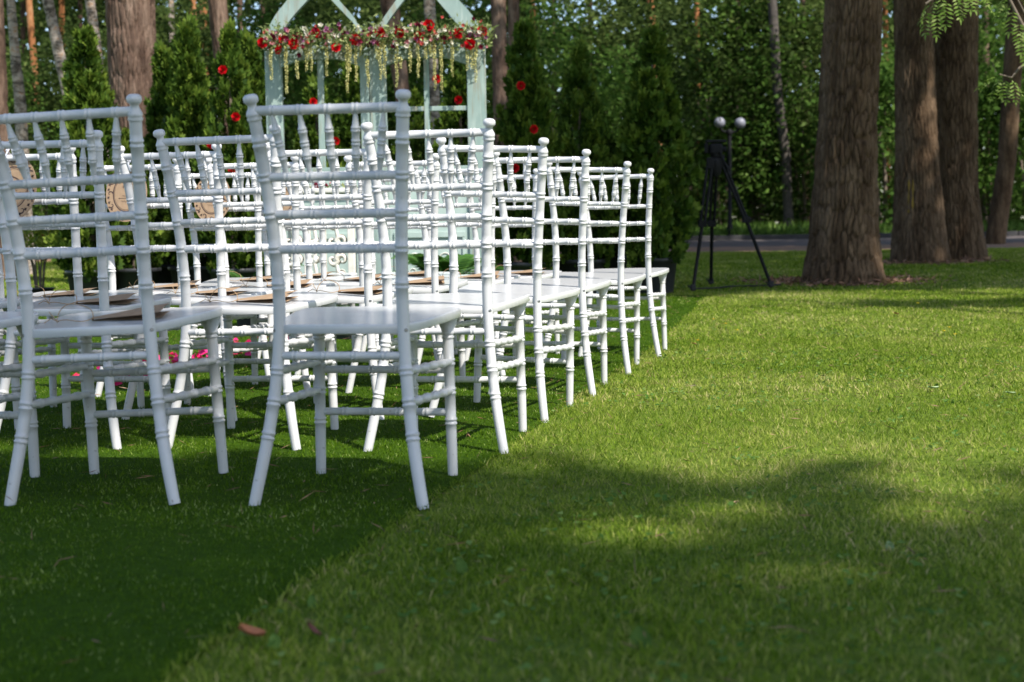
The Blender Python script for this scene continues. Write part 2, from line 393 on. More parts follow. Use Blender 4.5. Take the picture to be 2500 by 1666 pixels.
# ---------------------------------------------------------------- chairs
ZS = np.array([0, .157, .232, .302, .395, .4955, .578, .656, .739, .814, .92])
XP = np.polyfit(ZS, [.1963, .169, .157, .149, .147, .144, .1455, .150, .158, .163, .1734], 5)
YP = np.polyfit(ZS, [-.220, -.193, -.180, -.171, -.165, -.167, -.175, -.186, -.201, -.216, -.241], 5)
px = lambda z: np.polyval(XP, z)
py = lambda z: np.polyval(YP, z)
def ringed(length, r0, rings, rr=.0017, gap=.0098, hw=.0033, taper=None):
    """(s, r) profile of a turned rod with pairs of raised rings"""
    pts = {0.0: None, length: None}
    for c in rings:
        for g in (-gap/2, gap/2):
            for d in (-hw, -hw*.62, 0, hw*.62, hw): pts[c+g+d] = None
    for k in np.linspace(0, length, 8): pts[k] = None
    s = np.array(sorted(p for p in pts if 0 <= p <= length)); s = s[np.r_[True, np.diff(s) > 2e-4]]; r = np.full(len(s), r0) if taper is None else taper(s)
    for c in rings:
        for g in (-gap/2, gap/2):
            d = np.abs(s-c-g); r = r+np.where(d < hw, rr*np.sqrt(np.clip(1-(d/hw)**2, 0, 1)), 0)
    return s, r
def rod(a, b, r0, fr, n=12, **k):
    a, b = np.array(a, float), np.array(b, float); L = np.linalg.norm(b-a)
    s, r = ringed(L, r0, [f*L for f in fr], **k)
    return MB().tube(a+(b-a)*(s/L)[:, None], r, n)
chair0 = empty('chair')
for sx in (-1, 1):
    rings = [.157, .232, .302, .4955, .578, .656, .739, .814]
    z, r = ringed(.866, .0140, rings, .0022, .0112, .0036)
    zz = np.unique(np.round(np.r_[z, np.linspace(0, .866, 31)], 3)); r = np.interp(zz, z, r); r = np.where(zz < .12, r-.0010*(1-zz/.12), r)
    post = MB().tube(np.c_[sx*px(zz), py(zz), zz], r, 18).build('rear_post', WHITE, chair0)
    prof = [(.862, .0140), (.864, .0162), (.8675, .0170), (.871, .0150), (.873, .0158), (.8765, .0170), (.880, .0160), (.884, .0142), (.888, .0118),
            (.892, .0100), (.8965, .0098), (.900, .0118), (.9025, .0152), (.9055, .0168), (.911, .0170), (.9155, .0156), (.919, .0110), (.920, .004)]
    pz = np.array([p[0] for p in prof])
    MB().tube(np.c_[sx*px(pz), py(pz), pz], [p[1] for p in prof], 18).build('finial', WHITE, post)
    d = np.array([sx*.62, -.78, 0]); c = np.array([sx*px(.395), py(.395), .395])
    s_ = MB().tube([c+d*.0125, c+d*.0142, c+d*.01435], [.0048, .0048, .0036], 12).build('screw', STEEL, post)
    fz = [.14, .217, .29, .357]
    z, r = ringed(.404, .0135, fz, .0024, .0105, .0036)
    r = r+np.where(z > .362, (z-.362)*.36, 0)-np.where(z < .1, .001*(1-z/.1), 0)
    MB().tube(np.c_[sx*(.1722-.006*z/.392), .214-.008*z/.392, z], r, 16).build('front_leg', WHITE, chair0)
    for zr, zf in ((.302, .29), (.232, .217)):
        rod((sx*px(zr), py(zr), zr), (sx*.171, .212, zf), .0092, [.2, .4, .6, .8], rr=.0022, gap=.012, hw=.0075).build('side_stretcher', WHITE, chair0)
def cross(name, z, r0, fr):
    rod((-px(z)+.002, py(z), z), (px(z)-.002, py(z), z), r0, fr, 12).build(name, WHITE, chair0)
TF = [.128, .314, .5, .686, .872]; BFR = [.16, .33, .5, .67, .84]
cross('top_rail', .884, .0108, TF)
cross('back_rail', .739, .0098, BFR); cross('back_rail', .656, .0098, BFR); cross('back_rail', .578, .0098, BFR)
cross('rear_stretcher', .337, .0096, [.13, .37, .61, .85])
for z in (.27, .163):
    rod((-.168, .212, z), (.168, .212, z), .0096, [.19, .4, .6, .81]).build('front_stretcher', WHITE, chair0)
for f, g in zip(TF, BFR):
    a = np.array([(2*f-1)*px(.884), py(.884), .876]); b = np.array([(2*g-1)*px(.739), py(.739), .746]); L = np.linalg.norm(b-a)
    tp = lambda s, L=L: np.interp(s/L, [0, .28, .5, .72, 1], [.0042, .0090, .0086, .0090, .0044])
    s, r = ringed(L, .009, [.28*L, .5*L, .72*L], .0016, .0075, .0030, tp)
    MB().tube(a+(b-a)*(s/L)[:, None], r, 10).build('spindle', WHITE, chair0)
def seat_outline():
    o = []
    cl = [(-.140, -.172), (-.168, -.10), (-.186, 0), (-.199, .10), (-.204, .17), (-.200, .205), (-.180, .230), (-.12, .241), (0, .245)]
    full = cl+[(-x, y) for x, y in cl[-2::-1]]
    p = np.array(full); out = []
    n = len(p)
    for i in range(n-1):
        p0, p1, p2, p3 = p[max(i-1, 0)], p[i], p[i+1], p[min(i+2, n-1)]
        for t in np.linspace(0, 1, 5)[:-1]:
            out.append(.5*((2*p1)+(-p0+p2)*t+(2*p0-5*p1+4*p2-p3)*t*t+(-p0+3*p1-3*p2+p3)*t**3))
    out.append(p[-1]); return np.array(out)
so = seat_outline(); cen = np.array([0, .04])
def inset(d):
    t = np.roll(so, -1, 0)-np.roll(so, 1, 0); nn = np.c_[t[:, 1], -t[:, 0]]; nn = unit(nn)
    nn *= np.sign(np.sum(nn*(so-cen), 1))[:, None]; return so-nn*d
rs = [(.3965, .0035), (.3970, .0012), (.3985, 0), (.4145, 0), (.4165, .0006), (.4176, .0018), (.4180, .0038)]      # the seat rises a little to the front
vs = [(x, y, z+.05*(y-.0366)) for z, d in rs for x, y in inset(d)]; n = len(so)
fs = [(i*n+k, i*n+(k+1) % n, (i+1)*n+(k+1) % n, (i+1)*n+k) for i in range(len(rs)-1) for k in range(n)]
mb = MB().add(vs, [f[::-1] for f in fs]); mb.add(vs[:n], [tuple(range(n))], False); mb.add(vs[-n:], [tuple(range(n))[::-1]], False)
mb.build('seat', SEAT, chair0)

CH = {(1, 1): (-.359, 3.368, 9.5, .08), (1, 2): (-.940, 3.425, 6.2, -2.04), (1, 3): (-1.43, 3.43, 8, .3),
      (2, 1): (-.179, 4.159, 10.5, 0), (2, 2): (-.771, 4.273, 10.5, -.6), (2, 3): (-1.310, 4.344, 8.9, .28), (2, 4): (-1.80, 4.37, 10, 0),
      (3, 1): (-.024, 4.851, 16.1, 2.3), (3, 2): (-.589, 4.933, 11, .36), (3, 3): (-1.075, 4.960, 12.3, 0), (3, 4): (-1.555, 4.942, 10.9, 0),
      (4, 1): (.157, 5.563, 12.5, .74), (4, 2): (-.411, 5.699, 9.3, .1), (4, 3): (-.939, 5.665, 9.4, 0), (4, 4): (-1.381, 5.680, 10.9, 0),
      (5, 1): (.361, 6.399, 12.8, 1.88), (5, 2): (-.193, 6.380, 10.9, 0), (5, 3): (-.715, 6.43, 11.5, -.4), (5, 4): (-1.22, 6.44, 10, .3),
      (6, 1): (.579, 7.217, 13.1, -.44), (6, 2): (.015, 7.055, 13.3, 0), (6, 3): (-.505, 7.11, 12, .5), (6, 4): (-1.02, 7.13, 11, -.3)}
ROWS = {1: 'last row from the arch', 2: 'fifth row from the arch', 3: 'fourth row from the arch', 4: 'third row from the arch',
        5: 'second row from the arch', 6: 'front row by the arch'}
COLS = {1: 'beside the lawn', 2: 'second from the lawn', 3: 'third from the lawn', 4: 'at the aisle end'}
def tagc(o, r, c): tag(o, f'white bamboo-turned chair in the {ROWS[r]}, {COLS[c]}', 'chair', 'white chairs set out in rows')
CHO = {}
for i, (k, (x, y, a, t)) in enumerate(CH.items()):
    o = chair0 if i == 0 else copy_tree(chair0)
    o.matrix_world = Matrix.Translation((x, y, .002)) @ Matrix.Rotation(-R(a), 4, 'Z') @ Matrix.Rotation(R(t), 4, 'Y')
    tagc(o, *k); CHO[k] = o

# kraft tags with twine loops on the seats
def tag_card():
    root = empty('paper_tag')
    m = MB(); nx = 9
    top, bot = [], []
    for i in range(nx):
        t = i/(nx-1); x = -.085+.17*t; w = .012+.062*min(1, t*1.5); z = .004+.028*max(0, t-.30)**1.5+.004*math.sin(t*4)
        top.append([(x, -w, z), (x, 0, z+.004+.04*w), (x, w, z+.001+.09*w)])
    vs = [p for r in top for p in r]; fs = [(i*3+j, i*3+j+1, i*3+j+4, i*3+j+3) for i in range(nx-1) for j in range(2)]
    m.add(vs, fs)
    lo = [(x, y*.96, max(.0008, z*.25-.0004)) for x, y, z in vs]; m.add(lo, [f[::-1] for f in fs])
    m.add([vs[0], vs[1], vs[2], lo[0], lo[1], lo[2]], [(0, 1, 4, 3), (1, 2, 5, 4)])
    m.build('card', KRAFT, root)
    t = np.linspace(0, 2*math.pi, 30); lp = np.c_[-.125+.042*np.cos(t), .018*np.sin(t)-.004, .0045+.036*(np.clip(np.sin(t), 0, 1)**.8)+.003*np.cos(3*t)]
    m2 = MB().tube(lp, .0011, 5, False)
    m2.tube([(-.167, -.004, .004), (-.178, -.012, .012), (-.193, -.020, .003)], .0011, 5); m2.tube([(-.083, -.004, .006), (-.07, .004, .006)], .0012, 5)
    m2.tube([(-.166, -.004, .004), (-.180, .004, .018), (-.186, .010, .026)], .0011, 5)
    m2.build('twine_loop', TWINE, root)
    return root
tg = tag_card(); first = True
for (r, c) in CH:
    if c == 1 or (r, c) in ((1, 3), (2, 4)): continue
    o = tg if first else copy_tree(tg); first = False
    ch = CHO[(r, c)]
    ty_ = random.uniform(-.03, .04)-.01
    rel = Matrix.Translation((random.uniform(-.03, .03)+.05, ty_, .4188+.05*(ty_-.0366))) @ Matrix.Rotation(math.atan(.05), 4, 'X') @ Matrix.Rotation(R(random.uniform(-10, 16)), 4, 'Z') @ Matrix.Scale(1.02, 4)
    o.matrix_world = ch.matrix_world @ rel
    tag(o, f'kraft tag with twine loop on chair {COLS[c]}, {ROWS[r].replace(" from the arch","").replace(" by the arch","")} of seating', 'paper tag', 'kraft tags on the seats')

# oval signs hung on the aisle chairs
def sign():
    root = empty('oval_sign')
    a, b = .072, .094; n = 48; q = np.linspace(0, 2*math.pi, n, endpoint=False)
    m = MB(); ring = lambda k, y: [(a*k*math.cos(t), y, b*k*math.sin(t)) for t in q]
    f_, g_ = ring(1, -.0018), ring(1, .0018)
    m.add(f_+g_, [tuple(range(n)), tuple(range(2*n-1, n-1, -1))]+[(i, i+n, (i+1) % n+n, (i+1) % n) for i in range(n)], False)
    m.build('board', KRAFT, root)
    y = -.0022; pr = MB()
    def stroke(p, w):
        p = np.array(p); t = np.gradient(p, axis=0); t = unit(t); s = np.c_[-t[:, 1], t[:, 0]]
        ww = np.broadcast_to(np.array(w), (len(p),))[:, None]
        A, B = p-s*ww/2, p+s*ww/2
        vs = [(u[0], y, u[1]) for u in A]+[(u[0], y, u[1]) for u in B]; k = len(p)
        pr.add(vs, [(i, i+1, i+1+k, i+k) for i in range(k-1)], False)
    for kx, w in ((.63, .0034), (.575, .0012)):
        t = np.linspace(0, 2*math.pi, 60); stroke(np.c_[a*kx*np.cos(t), b*kx*np.sin(t)], w)
    for k in range(12):                                    # scrollwork border
        t0 = 2*math.pi*k/12; cx, cz = a*.80*math.cos(t0), b*.80*math.sin(t0); sg = 1 if k % 2 else -1
        t = np.linspace(0, 4.6, 22); rr = .0115*np.exp(-t*.33)
        stroke(np.c_[cx+sg*rr*np.cos(t0+sg*t), cz+rr*np.sin(t0+sg*t)], np.linspace(.0042, .0016, 22))
        for dq in (-.16, .16):
            lx, lz = a*.88*math.cos(t0+dq), b*.88*math.sin(t0+dq)
            stroke(np.array([[lx-.005, lz-.002], [lx, lz+.001], [lx+.005, lz+.004]]), [.0006, .0062, .0006])
            stroke(np.array([[lx+.003, lz-.005], [lx, lz], [lx-.002, lz+.005]]), [.0006, .0052, .0006])
    t = np.linspace(0, 1, 20)                              # crest and the ornamental rule
    stroke(np.c_[-.012+.02*t, .018+.012*np.sin(t*6)], .003); stroke(np.c_[.004+.012*np.sin(t*5), .012+.026*t], .0034)
    stroke(np.c_[-.026+.052*t, -.016+0*t], .0014)
    for sx in (-1, 1): stroke(np.array([[sx*.026, -.016], [sx*.022, -.0135]]), .001); stroke(np.array([[sx*.026, -.016], [sx*.022, -.0185]]), .001)
    pr.build('scroll_print', PRINT, root)
    pr = MB()
    for zc, half in ((-.008, .014), (-.026, .019)):        # two small handwritten lines
        t = np.linspace(0, 1, 60); stroke(np.c_[-half+2*half*t+.0012*np.sin(t*47), zc+.0022*np.sin(t*58)+.001*np.sin(t*21)], .0005)
    pr.build('script_lines', PRINT, root)
    rb = MB()
    for sx in (-1, 1):
        t = np.linspace(0, 1, 10); w = .007
        p = np.c_[sx*(.004+.012*np.sin(t*math.pi)), -.004-.010*np.sin(t*math.pi), .094+.022*t]
        rb.add([(u[0]-w/2, u[1], u[2]) for u in p]+[(u[0]+w/2, u[1]-.003, u[2]) for u in p], [(i, i+1, i+11, i+10) for i in range(9)])
        p = np.c_[sx*(.006+.014*t), -.014-.006*np.sin(t*3), .112-.042*t]
        rb.add([(u[0]-w/2, u[1], u[2]) for u in p]+[(u[0]+w/2, u[1]-.002, u[2]) for u in p], [(i, i+1, i+11, i+10) for i in range(9)])
    rb.tube([(0, -.002, .090), (.001, -.014, .108), (0, -.004, .122), (0, .012, .116)], .0035, 6)
    rb.build('ribbon', RIBBON, root)
    return root
sg = sign(); first = True
for r in (3, 4, 5, 6):
    o = sg if first else copy_tree(sg); first = False
    o.matrix_world = CHO[(r, 4)].matrix_world @ Matrix.Translation((-.035, -.241, .786)) @ Matrix.Rotation(R(-9), 4, 'X') @ Matrix.Rotation(R((r*37 % 9)-4), 4, 'Y') @ Matrix.Scale(1.16, 4)
    tag(o, f'oval kraft sign with dark scroll print on aisle chair, {ROWS[r]}', 'sign', 'oval signs on the aisle chairs')

# ---------------------------------------------------------------- arch of old doors
AY = 9.73
A0 = P(655, 420, AY); A1 = P(1190, 420, AY)
arch = empty('door_arch', (A0.x, AY, gz(AY)), 0)
tag(arch, 'mint distressed wooden arch of two tall glazed doors behind the chairs', 'arch')
W_ = A1.x-A0.x; GZA = float(gz(AY))
def ax(u): return (u-655)/(1190-655)*W_
def azv(v): return P(920, v, AY).z-GZA
def apart(name, boxes, m=MINT, bev=.004):
    q = MB()
    for bx in boxes: q.box(*bx, bev)
    return q.build(name, m, arch)
ZT, ZR, ZM = azv(118), azv(408), azv(268)
for u0, u1 in ((655, 695), (885, 906.5), (908, 948), (1144, 1190)):
    apart('stile', [(ax(u0), ax(u1), -.03, .03, 0, ZT)])
for u0, u1 in ((781, 796), (1039, 1052)):
    apart('muntin', [(ax(u0), ax(u1), -.018, .018, ZR, ZT-.05)])
def header(u0, u1):
    q = MB(); n = 16; x0, x1 = ax(u0), ax(u1); zt = ZT
    for i in range(n):
        a, b = i/n, (i+1)/n; f = lambda t: azv(162)+(azv(144)-azv(162))*min(1, math.sin(math.pi*t)*1.25)
        q.prism([(x0+(x1-x0)*a, f(a)), (x0+(x1-x0)*b, f(b)), (x0+(x1-x0)*b, zt), (x0+(x1-x0)*a, zt)], -.026, .026)
    return q.build('header', MINT, arch)
header(695, 885); header(948, 1144)
for u0, u1 in ((695, 781), (796, 885), (948, 1039), (1052, 1144)):
    apart('glazing_bar', [(ax(u0), ax(u1), -.015, .015, ZM-.016, ZM+.016)])
for u0, u1 in ((695, 885), (948, 1144)):
    apart('lock_rail', [(ax(u0), ax(u1), -.027, .027, ZR-.06, ZR)])
    apart('bottom_rail', [(ax(u0), ax(u1), -.027, .027, .02, .20)])
    p_ = apart('door_panel', [(ax(u0), ax(u1), -.008, .012, .20, ZR-.06)], MINTLIGHT)
    for dz0, dz1 in ((.24, .26), (ZR-.14, ZR-.12), (.56, .60)): MB().box(ax(u0)+.03, ax(u1)-.03, -.022, -.009, dz0, dz1, .003).build('moulding', MINTLIGHT, p_)
    for xx in (ax(u0)+.03, ax(u1)-.05): MB().box(xx, xx+.02, -.022, -.009, .262, .558, .003).build('moulding', MINTLIGHT, p_)
    t = np.linspace(0, 7, 40); q = MB()
    for sx, cx in ((1, ax(u0)+.16), (-1, ax(u1)-.16)):
        q.tube(np.c_[cx+sx*.05*np.exp(-t*.25)*np.cos(t), 0*t-.012, .42+.05*np.exp(-t*.25)*np.sin(t)], .004, 6)
        q.tube(np.c_[cx-sx*.03*np.exp(-t*.25)*np.cos(t), 0*t-.012, .33+.03*np.exp(-t*.25)*np.sin(t)], .0035, 6)
    q.build('scroll_relief', CREAM, p_)
def smooth(pts, n=5):
    p = np.array(pts, float); out = []
    for i in range(len(p)-1):
        p0, p1, p2, p3 = p[max(i-1, 0)], p[i], p[i+1], p[min(i+2, len(p)-1)]
        for t in np.linspace(0, 1, n+1)[:-1]: out.append(.5*((2*p1)+(-p0+p2)*t+(2*p0-5*p1+4*p2-p3)*t*t+(-p0+3*p1-3*p2+p3)*t**3))
    return np.array(out+[p[-1]])
for outer, inner in (([(655, 123), (659, 95), (667, 65), (686, 32), (712, 0), (742, -40), (776, -88)], [(696, 123), (699, 95), (707, 65), (732, 32), (762, 0), (776, -17), (788, -34)]),
                     ([(902, 123), (899, 95), (888, 65), (865, 32), (838, 0), (808, -40), (776, -88)], [(893, 123), (888, 95), (877, 65), (849, 32), (820, 0), (806, -17), (788, -34)]),
                     ([(920, 123), (924, 95), (934, 63), (956, 30), (978, 0), (1010, -44), (1051, -98)], [(930, 123), (938, 95), (951, 63), (974, 30), (998, 0), (1016, -24), (1035, -48)]),
                     ([(1188, 123), (1184, 95), (1172, 62), (1150, 30), (1124, 0), (1090, -44), (1051, -98)], [(1146, 123), (1138, 95), (1122, 63), (1096, 30), (1072, 0), (1052, -24), (1035, -48)])):   # pointed boards above the header
    A, B = smooth(outer), smooth(inner); q = MB(); w3 = lambda p: (ax(p[0]), azv(p[1]))
    for i in range(len(A)-1): q.prism([w3(A[i]), w3(B[i]), w3(B[i+1]), w3(A[i+1])], -.025, .025)
    q.build('arch_board', MINT, arch)
for u0, u1 in ((690, 890), (940, 1150)): apart('tie_bar', [(ax(u0), ax(u1), -.02, .02, ZT-.001, ZT+.03)])

# garland along the header
def rose_mesh(name, layers=5, R0=.028):
    V, T = [], []
    for k in range(layers):
        npet = 3+k; r = R0*(.22+.78*(k/(layers-1))**.8); hgt = R0*(1.05-.55*(k/(layers-1)))
        for j in range(npet):
            a0 = 2*math.pi*j/npet+k*.7; wd2 = 2*math.pi/npet*.72
            g = []
            for u in (0, .5, 1):
                row = []
                for w in (-1, -.33, .33, 1):
                    rr = r*(.35+.65*u)*(1+.10*u*(1-abs(w)))+(.004 if u == 1 and k > 2 else 0)*(1-abs(w)); an = a0+w*wd2*(1-.25*u*abs(w))
                    row.append((rr*math.cos(an), -(hgt*u*(1-.10*abs(w))), rr*math.sin(an)))
                g.append(row)
            for u in range(2):
                for w in range(3): V += [g[u][w], g[u][w+1], g[u+1][w+1], g[u+1][w]]; T.append(.25+.75*random.random()*(k/(layers-1)))
    return polymesh(name, np.array(V), None, 4, T, True)
ROSEM = rose_mesh('rose'); ROSEM.materials.append(ROSE)
def blossom(name, k, npet, L, m):
    c = np.zeros((npet*2, 3)); a = np.linspace(0, 2*math.pi, npet*2, endpoint=False)+rng.uniform(0, .2, npet*2)
    out = np.where(np.arange(npet*2) % 2 == 0, 1.0, .45)
    d = np.c_[np.cos(a)*out, -np.ones(npet*2)*.55, np.sin(a)*out]
    me = polymesh(name, leaves(c, d, np.tile([0, -1.0, 0], (npet*2, 1)), L*rng.uniform(.8, 1.1, npet*2), L*.7*np.ones(npet*2), .25, .6), None, 4, rng.uniform(0, 1, npet*2))
    me.materials.append(m); return me
BLOS = [blossom('blossom', i, 5, L, FLOW[k]) for i, (k, L) in enumerate([('ivory', .018), ('blush', .016), ('mauve', .018), ('burgundy', .020), ('coral', .014), ('ivory', .016), ('blush', .015), ('burgundy', .018), ('coral', .013)])]
G0, G1 = P(648, 100, AY-.07), P(1192, 84, AY-.07)
G0, G1 = P(648, 100, AY-.14), P(1192, 84, AY-.14)
gar = empty('flower_garland', tuple((G0+G1)/2))
tag(gar, 'garland of red roses, small blossoms and hanging amaranth along the arch', 'garland')
go = (G0+G1)/2
def gl(u, v, dy=0):
    p = P(u, v, AY-.15+dy)-go; return p
n = 4200; t = rng.uniform(-.01, 1.01, n); c = np.array(G0-go)[None]*(1-t[:, None])+np.array(G1-go)[None]*t[:, None]
c = c+rng.normal(size=(n, 3))*np.array([.012, .052, .040])
dd = rdir(n)*np.array([1, .8, 1]); dd[:, 1] -= .3
me = polymesh('greenery', leaves(c, dd, rdir(n), rng.uniform(.02, .055, n), rng.uniform(.008, .017, n)), None, 4, rng.uniform(0, 1, n))
g_ = link('greenery', me, GARL, gar); g_['kind'] = 'stuff'
for (u, v) in ((642, 105), (690, 96), (718, 108), (773, 80), (683, 122), (927, 80), (977, 80), (1046, 62), (1120, 82), (1020, 91), (1148, 108), (820, 118), (868, 97), (1178, 78)):
    o = link('rose', ROSEM, None, gar, gl(u, v, -.045-random.random()*.02), (R(random.uniform(-25, 15)), R(random.uniform(0, 360)), R(random.uniform(-25, 25))), [random.uniform(.98, 1.22)]*3)
for k in range(240):
    t = random.random(); u = 645+545*t; v = 94-14*t+random.gauss(0, 14)
    link('blossom', random.choice(BLOS), None, gar, gl(u, v, -.03-random.random()*.045), (R(random.uniform(-40, 30)), R(random.uniform(0, 360)), R(random.uniform(-40, 40))), [random.uniform(1.0, 1.6)]*3)
def tassel(L):
    n = int(L/.0045); z = -np.linspace(0, L, n); a = rng.uniform(0, 2*math.pi, n*4); zz = np.repeat(z, 4)+rng.normal(0, .002, n*4)
    c = np.c_[.002*np.cos(a)+.004*np.sin(zz*40), .002*np.sin(a), zz]; d = np.c_[np.cos(a), np.sin(a), rng.uniform(-.7, .3, n*4)]
    s = rng.uniform(.010, .015, n*4)*np.clip(1.15-.5*np.abs(zz)/L, .4, 1)
    return polymesh('amaranth_tassel', leaves(c, d, rdir(n*4), s, s*.9, .3), None, 4, rng.uniform(0, 1, n*4), False)
for (u, v0, v1) in ((660, 105, 188), (697, 105, 220), (725, 150, 184), (747, 100, 166), (758, 112, 166), (796, 100, 178), (846, 105, 218), (853, 110, 166), (868, 100, 190),
                    (878, 98, 128), (897, 145, 205), (918, 92, 136), (927, 100, 186), (938, 95, 183), (967, 110, 205), (977, 140, 158), (1000, 85, 168), (1020, 105, 182), (1038, 95, 136),
                    (1060, 100, 212), (1076, 85, 215), (1103, 88, 178), (1140, 95, 162), (1151, 95, 160), (1160, 110, 192), (1050, 95, 130)):
    a, b = gl(u, v0, -.05), gl(u, v1+8, -.05)
    o = link('amaranth_tassel', tassel(a.z-b.z), AMAR, gar, a, (0, 0, random.random()*6))
# shade of the garland falls on the doors by the sun itself

# registry table with pierced scrollwork, plants beside it
TY = 8.75
tb0, tb1 = P(690, 640, TY).x, P(880, 640, TY).x
tab = empty('fretwork_table', ((tb0+tb1)/2, TY, gz(TY)), R(-6)); hw = (tb1-tb0)/2
tag(tab, 'antique white table with pierced scrollwork sides in front of the arch', 'table')
MB().box(-hw-.03, hw+.03, -.20, .20, .86, .89, .008).build('table_top', CREAM, tab)
MB().box(-hw, hw, -.165, -.14, .78, .858, .004).build('apron', MINTLIGHT, tab)
for sx in (-1, 1):
    MB().box(sx*hw*.93-.022, sx*hw*.93+.022, -.17, -.13, 0, .778, .006).build('leg', CREAM, tab)
    MB().box(sx*hw*.93-.022, sx*hw*.93+.022, .13, .17, 0, .858, .006).build('leg', CREAM, tab)
    MB().box(sx*hw*.20-.020, sx*hw*.20+.020, -.168, -.135, 0, .778, .005).build('leg', CREAM, tab)
for x0, x1, sgn in ((-hw*.93+.024, -hw*.20-.022, 1), (-hw*.20+.022, hw*.20-.022, 1), (hw*.20+.022, hw*.93-.024, -1)):
    q = MB(); qb = MB(); xm = (x0+x1)/2; wv = (x1-x0)
    for row in range(6):
        zc = .13+row*.11
        for s_ in (-1, 1):
            t = np.linspace(0, 5.2, 26); rr = wv*.26*np.exp(-t*.22)
            p = np.c_[xm+s_*(wv*.23-rr*np.cos(t)), 0*t-.150, zc+s_*rr*np.sin(t)*1.15]
            q.tube(p, np.linspace(.016, .007, 26), 7); p2 = p.copy(); p2[:, 1] += .011; qb.tube(p2, np.linspace(.018, .009, 26), 7)
        q.tube([(xm, -.15, zc-.055), (xm+.01*(-1)**row, -.15, zc), (xm, -.15, zc+.055)], .012, 7)
    pn = q.build('fretwork_panel', CREAM, tab); qb.build('aged_back_edge', RUST, pn)
q = []
fl = empty('table_posy', (tab.location.x, TY-.05, gz(TY)+.891)); tag(fl, 'small loose posy of coral and white blossoms on the fretwork table', 'flowers')
for k in range(26):
    link('blossom', random.choice(BLOS), None, fl, (random.uniform(-hw, hw), random.uniform(-.08, .08), random.uniform(.008, .035)), (R(random.uniform(-80, 0)), 0, R(random.uniform(0, 360))), [random.uniform(.9, 1.5)]*3)
n = 160; c = np.c_[rng.uniform(-hw, hw, n), rng.uniform(-.09, .09, n), rng.uniform(.002, .02, n)]
link('greenery', polymesh('greenery', leaves(c, rdir(n, .4), rdir(n), rng.uniform(.02, .05, n), rng.uniform(.008, .014, n)), None, 4, rng.uniform(0, 1, n)), GARL, fl)['kind'] = 'stuff'

def pot_mesh(r, h):
    prof = [(0, r*.80), (.004, r*.82), (h*.9, r*.97), (h*.9, r*1.06), (h*.99, r*1.07), (h, r*1.05), (h*.99, r*.99), (h*.90, r*.95)]
    q = MB(); q.tube([(0, 0, p[0]+1e-5*i) for i, p in enumerate(prof)][:6], [p[1] for p in prof][:6], 28)
    return q
def pot_mesh2(r, h):
    prof = [(0, 0), (0, r*.80), (.006, r*.82), (h*.88, r*.97), (h*.885, r*1.06), (h*.985, r*1.075), (h, r*1.05), (h*.985, r*1.0), (h*.86, r*.95)]
    n = 28; vs = [(p[1]*math.cos(2*math.pi*k/n), p[1]*math.sin(2*math.pi*k/n), p[0]) for p in prof for k in range(n)]
    return MB().add(vs, [(i*n+k, i*n+(k+1) % n, (i+1)*n+(k+1) % n, (i+1)*n+k) for i in range(len(prof)-1) for k in range(n)])
def soil_disc(r, z):
    n = 28; return MB().add([(r*math.cos(2*math.pi*k/n), r*math.sin(2*math.pi*k/n), z+.006*math.sin(k*3.1)) for k in range(n)]+[(0, 0, z+.012)], [(k, (k+1) % n, n) for k in range(n)])

def frond(L, npair):
    t = np.linspace(.08, 1, npair); V, T = [], []
    arch_ = np.c_[0*t, L*t*(1-.18*t), L*(.85*t-.75*t**2)]
    for s_ in (-1, 1):
        w = L*.26*np.sin(np.clip(t*1.05, 0, 1)*math.pi*.93)**.8+.004
        d = np.c_[s_*np.ones(npair), .45*np.ones(npair), -.15*np.ones(npair)]
        V.append(leaves(arch_, d, np.tile([0, 0, 1.0], (npair, 1)), w, w*.32+.004)); T.append(rng.uniform(.2, 1, npair))
    V.append(leaves(arch_[:-1], np.diff(arch_, axis=0), np.tile([1.0, 0, 0], (npair-1, 1)), np.linalg.norm(np.diff(arch_, axis=0), axis=1)*1.05, .004*np.ones(npair-1), 0)); T.append(np.zeros(npair-1))
    me = polymesh('frond', np.concatenate(V), None, 4, np.concatenate(T)); me.materials.append(FERNL); return me
FR = [frond(.34, 22), frond(.28, 18), frond(.40, 24)]
POTM = pot_mesh2(.12, .18).mesh('pot'); POTM.materials.append(POT); SOILM = soil_disc(.113, .158).mesh('soil'); SOILM.materials.append(SOIL)
for (u, v, Y, lab, nf, sc_) in ((1090, 655, 8.85, 'green potted fern beside the mint door panel behind the chairs', 13, 1.35), (850, 650, 8.45, 'small green fern in front of the pierced table', 9, .85),
                           (618, 662, 9.2, 'pale potted fern next to the thuja by the arch post', 10, 1.1), (985, 650, 9.2, 'low fern between the table and the mint door', 8, .8)):
    p = P(u, v, Y); f = empty('potted_fern', (p.x, Y, gz(Y))); tag(f, lab, 'fern'); f.scale = [sc_]*3
    link('pot', POTM, None, f); link('soil', SOILM, None, f)
    for k in range(nf):
        link('frond', FR[k % 3], None, f, (0, 0, .16), (R(random.uniform(5, 40)), 0, 2*math.pi*k/nf+random.random()*.4), [random.uniform(.8, 1.1)]*3)

